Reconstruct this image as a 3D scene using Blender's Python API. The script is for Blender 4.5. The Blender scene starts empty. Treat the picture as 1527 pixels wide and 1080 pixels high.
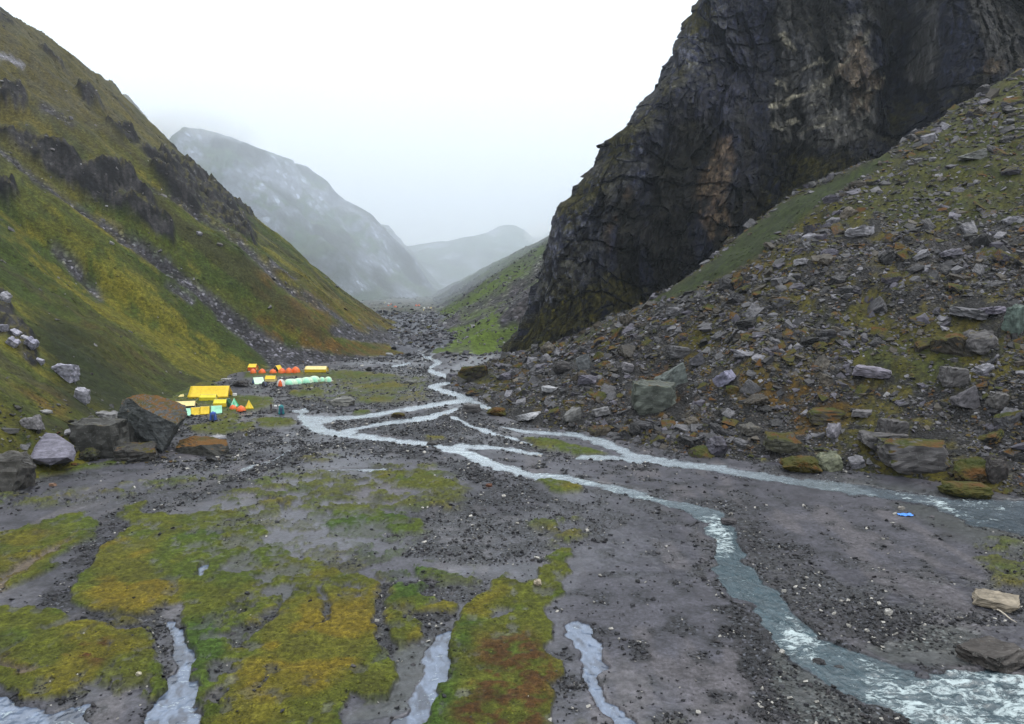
import bpy, bmesh, math, random
import numpy as np
from mathutils import Vector, Matrix, Euler

# ------------------------------------------------------------------ camera, light, exposure
CH = 28.0                      # drone height over the river flat
F = 1100.0                     # focal length in pixels of a 1527 px wide picture
CX, CY = 763.5, 540.0
PITCH = math.atan(110.0 / F)
CP, SP = math.cos(PITCH), math.sin(PITCH)
scene = bpy.context.scene
col = scene.collection

cam_d = bpy.data.cameras.new("camera")
cam = bpy.data.objects.new("camera", cam_d)
col.objects.link(cam)
cam.location = (0, 0, CH)
cam.rotation_euler = (math.pi / 2 - PITCH, 0, 0)
cam_d.sensor_width = 36.0
cam_d.lens = 36.0 * F / 1527.0
cam_d.clip_start = 0.5
cam_d.clip_end = 12000
scene.camera = cam

SUN_EL, SUN_AZ = math.radians(62), math.radians(75)      # azimuth from +Y towards +X
world = bpy.data.worlds.new("World")
scene.world = world
world.use_nodes = True
wn, wl = world.node_tree.nodes, world.node_tree.links
wn.clear()
w_out = wn.new("ShaderNodeOutputWorld")
w_sky = wn.new("ShaderNodeTexSky"); w_sky.sky_type = 'NISHITA'; w_sky.sun_disc = False
w_sky.sun_elevation = SUN_EL; w_sky.sun_rotation = SUN_AZ
w_bg = wn.new("ShaderNodeBackground"); w_bg.inputs[1].default_value = 0.10
wl.new(w_sky.outputs[0], w_bg.inputs[0])
# overcast deck: nearly white at the horizon and brighter overhead, like a real cloud layer
w_tc = wn.new("ShaderNodeTexCoord")
w_sep = wn.new("ShaderNodeSeparateXYZ"); wl.new(w_tc.outputs['Generated'], w_sep.inputs[0])
w_mr = wn.new("ShaderNodeMapRange"); wl.new(w_sep.outputs['Z'], w_mr.inputs[0])
w_mr.inputs[1].default_value = 0.0; w_mr.inputs[2].default_value = 1.0
w_mr.inputs[3].default_value = 1.22; w_mr.inputs[4].default_value = 2.75
w_bg2 = wn.new("ShaderNodeBackground"); w_bg2.inputs[0].default_value = (0.96, 0.985, 1.0, 1)
wl.new(w_mr.outputs[0], w_bg2.inputs[1])
w_mix = wn.new("ShaderNodeMixShader"); w_mix.inputs[0].default_value = 0.90
wl.new(w_bg.outputs[0], w_mix.inputs[1]); wl.new(w_bg2.outputs[0], w_mix.inputs[2])
wl.new(w_mix.outputs[0], w_out.inputs[0])

sun_d = bpy.data.lights.new("sun", 'SUN')
sun = bpy.data.objects.new("sun", sun_d); col.objects.link(sun)
sun_d.energy = 1.3; sun_d.angle = math.radians(18); sun_d.color = (1.0, 0.96, 0.9)
sd = Vector((math.sin(SUN_AZ) * math.cos(SUN_EL), math.cos(SUN_AZ) * math.cos(SUN_EL), math.sin(SUN_EL)))
sun.rotation_euler = sd.to_track_quat('Z', 'Y').to_euler()
sun.location = (0, 0, 600)

scene.view_settings.view_transform = 'Standard'
scene.view_settings.look = 'None'
scene.view_settings.exposure = 0.0
scene.view_settings.gamma = 1.0
scene.view_settings.use_curve_mapping = False
scene.render.engine = 'CYCLES'
scene.cycles.use_denoising = True
scene.cycles.max_bounces = 6
scene.cycles.diffuse_bounces = 2
scene.cycles.glossy_bounces = 2
scene.cycles.transmission_bounces = 2
scene.cycles.volume_bounces = 3
scene.cycles.caustics_reflective = False
scene.cycles.caustics_refractive = False

rng = np.random.default_rng(7)
random.seed(7)

# ------------------------------------------------------------------ picture <-> place
def proj(X, Y, Z):
    d = Y * CP - (Z - CH) * SP
    d = np.maximum(d, 1e-3)
    v = Y * SP + (Z - CH) * CP
    return CX + F * X / d, CY - F * v / d, d

def ray(px, py):
    a = (np.asarray(px, float) - CX) / F
    b = (CY - np.asarray(py, float)) / F
    dy = CP + b * SP
    return a / dy, (b * CP - SP) / dy          # X per metre of Y, Z per metre of Y

def ground(px, py, z=0.0):
    a, t = ray(px, py)
    Y = (z - CH) / t
    return a * Y, Y

def P3(px, py, Y):
    a, t = ray(px, py)
    return (float(a * Y), float(Y), float(CH + t * Y))

# ------------------------------------------------------------------ noise
def _h(ix, iy, iz, seed):
    h = (ix.astype(np.int64) * 374761393 + iy.astype(np.int64) * 668265263 + iz.astype(np.int64) * 2147483647 + seed * 974634777) & 0xffffffff
    h = ((h ^ (h >> 13)) * 1274126177) & 0xffffffff
    h = ((h ^ (h >> 15)) * 2246822519) & 0xffffffff
    return ((h ^ (h >> 16)) & 0xffffff).astype(np.float32) / float(0xffffff)

def vnoise(x, y, z=None, seed=0):
    """smooth value noise, -1..1"""
    x = np.asarray(x, np.float64); y = np.asarray(y, np.float64)
    ix = np.floor(x); iy = np.floor(y)
    fx = (x - ix).astype(np.float32); fy = (y - iy).astype(np.float32)
    ix = ix.astype(np.int64); iy = iy.astype(np.int64)
    ux = fx * fx * fx * (fx * (fx * 6 - 15) + 10); uy = fy * fy * fy * (fy * (fy * 6 - 15) + 10)
    if z is None:
        iz = np.zeros_like(ix)
        a = _h(ix, iy, iz, seed); b = _h(ix + 1, iy, iz, seed); c = _h(ix, iy + 1, iz, seed); d = _h(ix + 1, iy + 1, iz, seed)
        v = (a + (b - a) * ux) * (1 - uy) + (c + (d - c) * ux) * uy
        return v * 2 - 1
    z = np.asarray(z, np.float64); iz = np.floor(z); fz = (z - iz).astype(np.float32); iz = iz.astype(np.int64)
    uz = fz * fz * (3 - 2 * fz)
    out = 0
    for k, wz in ((0, 1 - uz), (1, uz)):
        a = _h(ix, iy, iz + k, seed); b = _h(ix + 1, iy, iz + k, seed); c = _h(ix, iy + 1, iz + k, seed); d = _h(ix + 1, iy + 1, iz + k, seed)
        out = out + ((a + (b - a) * ux) * (1 - uy) + (c + (d - c) * ux) * uy) * wz
    return out * 2 - 1

def fbm(x, y, z=None, oct=4, seed=0, gain=0.5, lac=2.03):
    s, a, f, n = 0, 1.0, 1.0, 0
    for o in range(oct):
        s = s + a * vnoise(x * f + 13.7 * o, y * f - 7.1 * o, None if z is None else z * f + 3.3 * o, seed + o)
        n += a; a *= gain; f *= lac
    return s / n * 1.5

def ridged(x, y, z=None, oct=4, seed=0, gain=0.5):
    s, a, f, n = 0, 1.0, 1.0, 0
    for o in range(oct):
        v = 1 - np.abs(vnoise(x * f + 5.7 * o, y * f - 9.1 * o, None if z is None else z * f + 1.3 * o, seed + o)) * 2
        s = s + a * v; n += a; a *= gain; f *= 2.07
    return s / n

def cellular(x, y, seed=0):
    """nearest feature distance and the cell's own random value"""
    x = np.asarray(x, float); y = np.asarray(y, float)
    ix = np.floor(x).astype(np.int64); iy = np.floor(y).astype(np.int64)
    best = np.full(x.shape, 9.0, np.float32); val = np.zeros(x.shape, np.float32)
    zz = np.zeros_like(ix)
    for dx in (-1, 0, 1):
        for dy in (-1, 0, 1):
            cx = ix + dx; cy = iy + dy
            px = cx + _h(cx, cy, zz, seed); py = cy + _h(cx, cy, zz, seed + 1)
            d = ((px - x) ** 2 + (py - y) ** 2).astype(np.float32)
            m = d < best
            best = np.where(m, d, best); val = np.where(m, _h(cx, cy, zz, seed + 2), val)
    return np.sqrt(best), val

def facets(x, y, seed, tilt=1.0, step=1.0):
    """broken rock faces: every cell is a flat face with its own set-back and lean"""
    x = np.asarray(x, float); y = np.asarray(y, float)
    ix = np.floor(x).astype(np.int64); iy = np.floor(y).astype(np.int64)
    best = np.full(x.shape, 9.0, np.float32); val = np.zeros(x.shape, np.float32); out = np.zeros(x.shape, np.float32)
    zz = np.zeros_like(ix)
    for dx in (-1, 0, 1):
        for dy in (-1, 0, 1):
            cx = ix + dx; cy = iy + dy
            px = cx + _h(cx, cy, zz, seed); py = cy + _h(cx, cy, zz, seed + 1)
            ex, ey = x - px, y - py
            d = (ex ** 2 + ey ** 2).astype(np.float32); m = d < best
            r = _h(cx, cy, zz, seed + 2)
            f = step * (r - .5) + tilt * (ex * (_h(cx, cy, zz, seed + 3) - .5) + ey * (_h(cx, cy, zz, seed + 4) - .48))
            best = np.where(m, d, best); val = np.where(m, r, val); out = np.where(m, f, out)
    return out, val

def sstep(a, b, x):
    t = np.clip((x - a) / (b - a), 0, 1)
    return t * t * (3 - 2 * t)

# ------------------------------------------------------------------ hand-drawn maps, in pixels of the photograph, laid over the land
MX0, MY0, MW, MH = -500, -150, 2560, 1420
class Map:
    def __init__(self): self.a = np.zeros((MH, MW), np.float32)
    def _box(self, xs, ys, m):
        x0 = int(max(0, min(xs) - m - MX0)); x1 = int(min(MW, max(xs) + m - MX0 + 1))
        y0 = int(max(0, min(ys) - m - MY0)); y1 = int(min(MH, max(ys) + m - MY0 + 1))
        return x0, x1, y0, y1
    def poly(self, pts, v=1.0):
        xs = [p[0] for p in pts]; ys = [p[1] for p in pts]
        x0, x1, y0, y1 = self._box(xs, ys, 1)
        if x1 <= x0 or y1 <= y0: return self
        gx, gy = np.meshgrid(np.arange(x0, x1) + MX0 + .5, np.arange(y0, y1) + MY0 + .5)
        ins = np.zeros(gx.shape, bool)
        n = len(pts)
        for i in range(n):
            ax, ay = pts[i]; bx, by = pts[(i + 1) % n]
            if ay == by: continue
            c = ((ay > gy) != (by > gy)) & (gx < (bx - ax) * (gy - ay) / (by - ay) + ax)
            ins ^= c
        self.a[y0:y1, x0:x1][ins] = v
        return self
    def stroke(self, pts, v=1.0):
        """pts: (x, y, width); the width is measured across the stroke in the picture"""
        for (ax, ay, aw), (bx, by, bw) in zip(pts[:-1], pts[1:]):
            m = max(aw, bw)
            x0, x1, y0, y1 = self._box((ax, bx), (ay, by), m)
            if x1 <= x0 or y1 <= y0: continue
            gx, gy = np.meshgrid(np.arange(x0, x1) + MX0 + .5, np.arange(y0, y1) + MY0 + .5)
            dx, dy = bx - ax, by - ay
            L = dx * dx + dy * dy + 1e-6
            t = np.clip(((gx - ax) * dx + (gy - ay) * dy) / L, 0, 1)
            d = np.hypot(gx - ax - t * dx, gy - ay - t * dy)
            w = (aw + (bw - aw) * t) / 2
            m2 = np.clip(w - d + .5, 0, 1) * v
            sub = self.a[y0:y1, x0:x1]
            np.copyto(sub, np.where(m2 > 0, np.maximum(sub, m2) if v > 0 else 0, sub))
        return self
    def blur(self, r, ry=None, n=2):
        ry = r if ry is None else ry
        a = self.a
        for _ in range(n):
            for ax, k in ((1, r), (0, ry)):
                if k < 1: continue
                c = np.cumsum(np.pad(a, [(0, 0), (k + 1, k)] if ax else [(k + 1, k), (0, 0)], mode='edge'), axis=ax, dtype=np.float64)
                a = ((c[:, 2 * k + 1:] - c[:, :-2 * k - 1]) if ax else (c[2 * k + 1:] - c[:-2 * k - 1])) / (2 * k + 1)
                a = a.astype(np.float32)
        self.a = a
        return self
    def at(self, px, py):
        x = np.clip(px - MX0 - .5, 0, MW - 2); y = np.clip(py - MY0 - .5, 0, MH - 2)
        ix = x.astype(int); iy = y.astype(int); fx = x - ix; fy = y - iy
        a = self.a
        return (a[iy, ix] * (1 - fx) + a[iy, ix + 1] * fx) * (1 - fy) + (a[iy + 1, ix] * (1 - fx) + a[iy + 1, ix + 1] * fx) * fy

# ------------------------------------------------------------------ scene helpers
def tag(o, label=None, cat=None, group=None, kind=None):
    if label: o['label'] = label
    if cat: o['category'] = cat
    if group: o['group'] = group
    if kind: o['kind'] = kind
    return o

def empty(name, loc, rz=0.0):
    o = bpy.data.objects.new(name, None); o.location = loc; o.rotation_euler = (0, 0, rz)
    o.empty_display_size = 0.5
    col.objects.link(o); return o

def np_mesh(name, V, Fq, smooth=True):
    me = bpy.data.meshes.new(name)
    V = np.ascontiguousarray(V, np.float32); Fq = np.ascontiguousarray(Fq, np.int32)
    k = Fq.shape[1]
    me.vertices.add(len(V)); me.vertices.foreach_set('co', V.ravel())
    me.loops.add(Fq.size); me.loops.foreach_set('vertex_index', Fq.ravel())
    me.polygons.add(len(Fq)); me.polygons.foreach_set('loop_start', np.arange(len(Fq), dtype=np.int32) * k)
    try: me.polygons.foreach_set('loop_total', np.full(len(Fq), k, np.int32))
    except Exception: pass
    me.polygons.foreach_set('use_smooth', np.full(len(Fq), smooth))
    me.update(calc_edges=True)
    return me

def add_col(me, name, C):
    at = me.attributes.new(name, 'FLOAT_COLOR', 'POINT')
    A = np.ones((len(C), 4), np.float32); A[:, :C.shape[1]] = C
    at.data.foreach_set('color', A.ravel())

def add_f(me, name, v):
    at = me.attributes.new(name, 'FLOAT', 'POINT'); at.data.foreach_set('value', np.ascontiguousarray(v, np.float32).ravel())

def grid_faces(nr, nc, keep=None):
    i = np.arange(nr - 1)[:, None] * nc + np.arange(nc - 1)[None, :]
    Fq = np.stack([i, i + 1, i + nc + 1, i + nc], -1)
    if keep is not None:
        k = keep[:-1, :-1] | keep[1:, :-1] | keep[:-1, 1:] | keep[1:, 1:]
        Fq = Fq[k]
    return Fq.reshape(-1, 4)

def compact(V, Fq, *attrs):
    used = np.zeros(len(V), bool); used[Fq.ravel()] = True
    idx = np.cumsum(used) - 1
    return (V[used], idx[Fq]) + tuple(a[used] for a in attrs)

def lin(r, g, b):
    f = lambda c: (c / 255 / 12.92) if c / 255 <= 0.04045 else ((c / 255 + 0.055) / 1.055) ** 2.4
    return np.array([f(r), f(g), f(b)], np.float32)

def mixc(a, b, t):
    t = np.asarray(t)[..., None]
    return a * (1 - t) + b * t

# ------------------------------------------------------------------ materials
class NT:
    def __init__(self, name):
        self.m = bpy.data.materials.new(name); self.m.use_nodes = True
        self.n = self.m.node_tree.nodes; self.l = self.m.node_tree.links
        self.n.clear()
        self.out = self.n.new('ShaderNodeOutputMaterial')
    def node(self, t, **kw):
        n = self.n.new(t)
        for k, v in kw.items(): setattr(n, k, v)
        return n
    def set(self, sock, v):
        if hasattr(v, 'is_output') or isinstance(v, bpy.types.NodeSocket): self.l.new(v, sock)
        else: sock.default_value = v
    def noise(self, scale, detail=4, rough=.55, vec=None, dist=0):
        n = self.node('ShaderNodeTexNoise'); n.inputs['Scale'].default_value = scale
        n.inputs['Detail'].default_value = detail; n.inputs['Roughness'].default_value = rough
        n.inputs['Distortion'].default_value = dist
        if vec is not None: self.l.new(vec, n.inputs['Vector'])
        return n.outputs['Fac']
    def voro(self, scale, vec=None, feature='F1', out='Distance', rand=1.0):
        n = self.node('ShaderNodeTexVoronoi'); n.feature = feature; n.inputs['Scale'].default_value = scale
        n.inputs['Randomness'].default_value = rand
        if vec is not None: self.l.new(vec, n.inputs['Vector'])
        return n.outputs[out]
    def ramp(self, fac, stops, interp='LINEAR'):
        n = self.node('ShaderNodeValToRGB'); n.color_ramp.interpolation = interp
        e = n.color_ramp.elements
        while len(e) < len(stops): e.new(0.5)
        for i, (p, c) in enumerate(stops):
            e[i].position = p
            e[i].color = (c, c, c, 1) if isinstance(c, (int, float)) else (*c, 1)
        self.l.new(fac, n.inputs[0]); return n.outputs[0]
    def math(self, op, a, b=0.0, c=None, clamp=False):
        n = self.node('ShaderNodeMath', operation=op, use_clamp=clamp)
        self.set(n.inputs[0], a); self.set(n.inputs[1], b)
        if c is not None: self.set(n.inputs[2], c)
        return n.outputs[0]
    def mix(self, f, a, b, blend='MIX'):
        n = self.node('ShaderNodeMix', data_type='RGBA', blend_type=blend)
        self.set(n.inputs[0], f); self.set(n.inputs[6], a); self.set(n.inputs[7], b)
        return n.outputs[2]
    def attr(self, name, t='GEOMETRY'):
        n = self.node('ShaderNodeAttribute', attribute_type=t, attribute_name=name); return n
    def pos(self):
        return self.node('ShaderNodeNewGeometry').outputs['Position']
    def mapping(self, vec, scale=(1, 1, 1), rot=(0, 0, 0)):
        n = self.node('ShaderNodeMapping'); self.l.new(vec, n.inputs[0])
        n.inputs['Scale'].default_value = scale; n.inputs['Rotation'].default_value = rot
        return n.outputs[0]
    def bump(self, h, strength=.5, dist=.1, normal=None):
        n = self.node('ShaderNodeBump'); n.inputs['Strength'].default_value = strength; n.inputs['Distance'].default_value = dist
        self.l.new(h, n.inputs['Height'])
        if normal is not None: self.l.new(normal, n.inputs['Normal'])
        return n.outputs[0]
    def bsdf(self, base, rough=.8, normal=None, spec=.5, **kw):
        b = self.node('ShaderNodeBsdfPrincipled')
        self.set(b.inputs['Base Color'], base if not isinstance(base, tuple) or len(base) == 4 else (*base, 1))
        self.set(b.inputs['Roughness'], rough); self.set(b.inputs['Specular IOR Level'], spec)
        if normal is not None: self.l.new(normal, b.inputs['Normal'])
        for k, v in kw.items(): self.set(b.inputs[k.replace('_', ' ')], v)
        self.l.new(b.outputs[0], self.out.inputs[0])
        return self.m

def land_material(name, s_fine, s_stone, bump_d, stone=.5, rough=.85, spec=.14):
    """vertex colour x fine grain, with a stony Voronoi grain where the attribute 'stone' is high"""
    t = NT(name); p = t.pos()
    c = t.attr('col').outputs['Color']; st = t.attr('stone').outputs['Fac']; wet = t.attr('wet').outputs['Fac']
    n1 = t.noise(s_fine, 6, .65, p)
    n2 = t.noise(s_fine * .17, 4, .6, p)
    n3 = t.noise(s_fine * 3.1, 4, .75, p)
    f1 = t.ramp(n1, [(.30, .42), (.5, .95), (.70, 1.65)])
    f2 = t.ramp(n2, [(.3, .75), (.7, 1.25)])
    f3 = t.ramp(n3, [(.32, .45), (.45, .95), (.7, 1.5)])
    f1 = t.mix(1.0, f1, f3, 'MULTIPLY')
    g = t.mix(1.0, c, f1, 'MULTIPLY'); g = t.mix(1.0, g, f2, 'MULTIPLY')
    vc = t.node('ShaderNodeTexVoronoi'); vc.inputs['Scale'].default_value = s_stone; t.l.new(p, vc.inputs['Vector'])
    sep = t.node('ShaderNodeSeparateColor'); t.l.new(vc.outputs['Color'], sep.inputs[0])
    tone = t.ramp(sep.outputs[0], [(0, .35), (.5, .8), (.84, 1.35), (.92, 2.6), (1, 4.2)])
    edge = t.ramp(vc.outputs['Distance'], [(.0, 1.15), (.55, .9), (.8, .35)])
    sm = t.mix(1.0, t.mix(1.0, c, tone, 'MULTIPLY'), edge, 'MULTIPLY')
    base = t.mix(t.math('MULTIPLY', st, stone * 2, clamp=True), g, sm)
    h = t.math('ADD', t.math('MULTIPLY', n1, 1.0), t.math('MULTIPLY', t.math('SUBTRACT', 1.0, vc.outputs['Distance']), t.math('MULTIPLY', st, 1.6)))
    nm = t.bump(h, .8, bump_d)
    r = t.math('SUBTRACT', rough, t.math('MULTIPLY', wet, .52))
    spec = t.math('ADD', spec, t.math('MULTIPLY', wet, .36))
    return t.bsdf(base, r, nm, spec)

def rock_material(name, source, scale=1.0, moss_gain=1.0, strata=1.0, noise_amt=1.6, rust=False):
    """source 'OBJECT': colour from the object's own colour (alpha = how mossy); 'INSTANCER': from instance attribute"""
    t = NT(name)
    tc = t.node('ShaderNodeTexCoord').outputs['Object']
    geo = t.node('ShaderNodeNewGeometry')
    if source == 'OBJECT':
        oi = t.node('ShaderNodeObjectInfo'); c = oi.outputs['Color']; ma = oi.outputs['Alpha']; rnd = oi.outputs['Random']
    else:
        a = t.attr('tone', 'INSTANCER'); c = a.outputs['Color']; ma = a.outputs['Alpha']; rnd = None
    n1 = t.noise(3.0 * scale, 6, .65, tc)
    n2 = t.noise(30 * scale, 4, .7, tc)
    lay = t.mapping(tc, (1 * scale, 1 * scale, 7 * scale))
    n3 = t.noise(1.6, 5, .6, lay, .4)
    base = t.mix(1.0, c, t.ramp(n1, [(.28, .5), (.5, .95), (.72, 1.55)]), 'MULTIPLY')
    base = t.mix(.8 * strata, base, t.mix(1.0, base, t.ramp(n3, [(.36, .5), (.5, 1.0), (.64, 1.4)]), 'MULTIPLY'))
    base = t.mix(t.ramp(n2, [(.6, 0.0), (.68, .5)]), base, (.25, .265, .25, 1))       # lichen
    sp = t.node('ShaderNodeSeparateXYZ'); t.l.new(geo.outputs['Normal'], sp.inputs[0])
    up = t.math('ADD', sp.outputs['Z'], t.math('MULTIPLY', t.math('SUBTRACT', n1, .5), noise_amt))
    th = t.math('SUBTRACT', 1.35, t.math('MULTIPLY', ma, 1.0 * moss_gain))
    mm = t.math('MULTIPLY', t.math('SUBTRACT', up, th), 8, clamp=True)
    pn = t.noise(.35, 2, .5, geo.outputs['Position'])
    mcol = t.ramp(pn, [(.35, (.030, .037, .008)), (.5, (.050, .044, .010)), (.62, (.070, .034, .010))])
    if rust: mcol = t.ramp(pn, [(.3, (.042, .042, .012)), (.45, (.075, .045, .012)), (.6, (.105, .050, .012))])
    mcol = t.mix(1.0, mcol, t.ramp(n2, [(.3, .6), (.7, 1.3)]), 'MULTIPLY')
    base = t.mix(mm, base, mcol)
    h = t.math('ADD', n1, t.math('MULTIPLY', n3, .8))
    nm = t.bump(h, .7, .12 / scale)
    r = t.math('ADD', .55, t.math('MULTIPLY', mm, .4))
    return t.bsdf(base, r, nm, .2)

# ------------------------------------------------------------------ height sheets: a fan of columns (X/Y) by rows (Y)
class Sheet:
    def __init__(self, a, Y):
        self.a = np.asarray(a, float); self.Y = np.asarray(Y, float)
        self.A, self.YY = np.meshgrid(self.a, self.Y)
        self.X = self.A * self.YY
        self.Z = np.zeros_like(self.X)
    def z(self, x, y):
        x = np.asarray(x, float); y = np.asarray(y, float)
        q = x / np.maximum(y, 1e-3)
        fi = np.interp(q, self.a, np.arange(len(self.a)), left=-9, right=-9)
        fj = np.interp(y, self.Y, np.arange(len(self.Y)), left=-9, right=-9)
        bad = (fi < 0) | (fj < 0)
        i = np.clip(fi.astype(int), 0, len(self.a) - 2); j = np.clip(fj.astype(int), 0, len(self.Y) - 2)
        u = np.clip(fi - i, 0, 1); v = np.clip(fj - j, 0, 1)
        Z = self.Z
        r = (Z[j, i] * (1 - u) + Z[j, i + 1] * u) * (1 - v) + (Z[j + 1, i] * (1 - u) + Z[j + 1, i + 1] * u) * v
        return np.where(bad, -50.0, r)

def silhouette_clip(S, line, Z, soft=0.0, back=0.35, round_m=0.0):
    """let a body of land end at a crest whose outline runs through the given points"""
    px = np.array([p[0] for p in line], float); py = np.array([p[1] for p in line], float)
    a, t = ray(px, py)
    o = np.argsort(a)
    T = np.interp(S.a, a[o], t[o])
    lim = CH + S.YY * T[None, :]
    over = Z > lim
    Yk = np.where(over.any(0), S.Y[np.argmax(over, 0)], S.Y[-1])
    k = 9
    Yk = np.convolve(np.pad(Yk, k, mode='edge'), np.ones(2 * k + 1) / (2 * k + 1), 'valid')
    zk = CH + Yk * T
    cap = np.where(S.YY > Yk[None, :], zk[None, :] - (S.YY - Yk[None, :]) * back, 1e9)
    Z = np.minimum(Z, lim)
    return np.minimum(Z, cap), Yk

def outline(pts, x):
    return np.interp(x, [p[0] for p in pts], [p[1] for p in pts])

def grid_normals(X, Y, Z):
    du = [np.gradient(q, axis=1) for q in (X, Y, Z)]; dv = [np.gradient(q, axis=0) for q in (X, Y, Z)]
    nx = du[1] * dv[2] - du[2] * dv[1]; ny = du[2] * dv[0] - du[0] * dv[2]; nz = du[0] * dv[1] - du[1] * dv[0]
    L = np.sqrt(nx * nx + ny * ny + nz * nz) + 1e-9
    return nx / L, ny / L, nz / L

def alb(r, g, b, k=2.15):
    """surface colour whose sunless-sky radiance gives about this picture value"""
    return lin(r, g, b) / k

# ------------------------------------------------------------------ the valley floor: where moss, water, sand and cobbles lie
moss = Map()
for P in (
    [(-160,815),(0,798),(40,787),(94,770),(130,766),(147,775),(160,783),(155,798),(140,808),(114,820),(90,835),(77,847),(55,864),(33,876),(20,877),(-60,900),(-160,930)],
    [(200,790),(180,807),(160,827),(140,843),(124,857),(120,874),(125,894),(144,907),(174,917),(207,922),(234,917),(247,907),(264,900),(284,910),(297,927),(294,947),(301,967),(297,994),(294,1020),(287,1040),(290,1060),(280,1110),(330,1130),(520,1130),(515,1040),(530,1052),(546,1052),(581,1034),(591,992),(588,967),(560,953),(569,918),(567,876),(500,850),(400,812),(385,775),(330,763),(284,767),(240,775)],
    [(-160,915),(-60,905),(0,907),(20,904),(67,902),(97,910),(124,922),(157,934),(187,945),(214,950),(230,960),(230,987),(240,1007),(244,1020),(234,1037),(217,1050),(200,1027),(200,1000),(180,987),(164,1004),(144,1020),(127,1027),(114,1042),(84,1040),(53,1034),(30,1024),(0,1012),(-60,1000),(-160,990)],
    [(190,753),(214,750),(217,767),(250,770),(234,780),(200,787)],
    [(560,705),(609,700),(648,707),(697,725),(665,732),(623,728),(588,721),(563,716)],
    [(500,765),(542,749),(570,760),(616,774),(637,793),(595,799),(553,788),(521,793),(490,790)],
    [(590,878),(640,880),(655,900),(682,905),(680,915),(650,917),(628,915),(625,925),(640,938),(645,950),(600,955),(588,930)],
    [(759,857),(739,869),(718,887),(697,908),(685,925),(683,946),(685,978),(683,1010),(662,1034),(644,1056),(636,1080),(620,1130),(848,1130),(838,1080),(833,1045),(827,1010),(838,1003),(843,982),(834,960),(845,946),(831,918),(841,890),(848,862),(847,841),(859,830),(855,821),(838,821),(827,830),(824,851),(810,851),(803,869),(782,865)],
    [(806,714),(840,712),(868,727),(867,735),(835,735),(822,726)],
    [(160,1030),(175,1034),(160,1046),(142,1046),(148,1038)],
    # camp flats, mid distance
    [(280,636),(330,628),(372,632),(380,640),(330,648),(285,645)],
    [(320,620),(345,616),(362,626),(330,630)],
    [(372,626),(400,622),(432,626),(436,634),(410,638),(385,636)],
    [(250,575),(300,560),(345,590),(400,592),(408,604),(380,612),(335,618),(290,616),(250,610)],
    [(365,556),(430,553),(520,553),(600,560),(585,564),(540,566),(520,568),(440,562),(360,564)],
    [(515,576),(560,570),(606,574),(590,582),(540,584)],
    [(530,596),(560,590),(592,592),(585,600),(545,602)],
    [(430,584),(480,580),(485,588),(440,592)],
    [(520,613),(548,612),(548,618),(525,619)],
    [(633,650),(665,653),(664,657),(640,656)],
    [(775,652),(820,655),(860,666),(912,680),(870,682),(820,672),(790,664)],
    [(1120,678),(1200,682),(1180,690),(1130,688)],
    [(100,700),(205,680),(210,688),(110,706),(40,716)],
): moss.poly(P)
moss.blur(1)
mossp = Map()       # sparse, mottled moss
for P in (
    [(370,765),(440,745),(500,740),(600,755),(640,793),(605,830),(648,844),(676,855),(711,842),(729,844),(725,865),(708,878),(683,869),(640,880),(620,960),(600,965),(575,940),(567,876),(440,850),(380,800)],
    [(789,778),(873,765),(872,815),(834,818),(824,795),(799,785)],
    [(180,915),(235,950),(235,1040),(190,1060),(150,1030)],
    [(400,700),(500,700),(560,720),(540,745),(430,750),(350,770),(300,765),(330,735)],
    [(1450,800),(1527,810),(1700,840),(1700,890),(1490,880),(1465,855)],
    [(430,690),(470,672),(500,675),(490,690)],
    [(560,690),(640,690),(700,720),(690,760),(600,760),(540,730)],
    [(450,565),(640,560),(640,600),(450,600)],
    [(-160,720),(60,740),(200,720),(350,700),(330,715),(100,755),(-160,770)],
): mossp.poly(P, .8)
mossp.blur(8, 4)
mosscut = Map()    # bare tracks and gaps in the moss
for S in ([(-20,890,16),(50,840,12),(117,807,7),(135,795,4)], [(575,876,14),(578,930,18),(590,960,16)], [(385,900,10),(360,960,26),(330,1010,22),(310,1060,12)],
          [(425,750,8),(430,790,10),(440,830,6)], [(400,700,5),(460,690,5),(520,720,4)], [(470,850,8),(490,900,14),(470,960,6)], [(345,860,4),(405,855,4)],
          [(10,985,10),(60,1000,8)], [(330,645,3),(355,625,4),(345,606,3)], [(300,640,2),(400,643,3)]): mosscut.stroke(S)
mosscut.poly([(708,935),(740,915),(780,908),(785,920),(745,930)]).poly([(360,800),(420,790),(520,850),(560,870),(470,866),(390,850)])
mosscut.poly([(30,1000),(65,995),(60,1008),(35,1008)])
mosscut.poly([(400,800),(560,870),(566,880),(545,900),(480,870),(430,900),(380,985),(330,1060),(300,1060),(310,1000),(350,930),(390,870),(340,850),(350,820)], .72).poly([(290,775),(560,760),(640,800),(600,870),(420,860),(300,830)], .5)
mosscut.blur(3)
water = Map()
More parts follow.
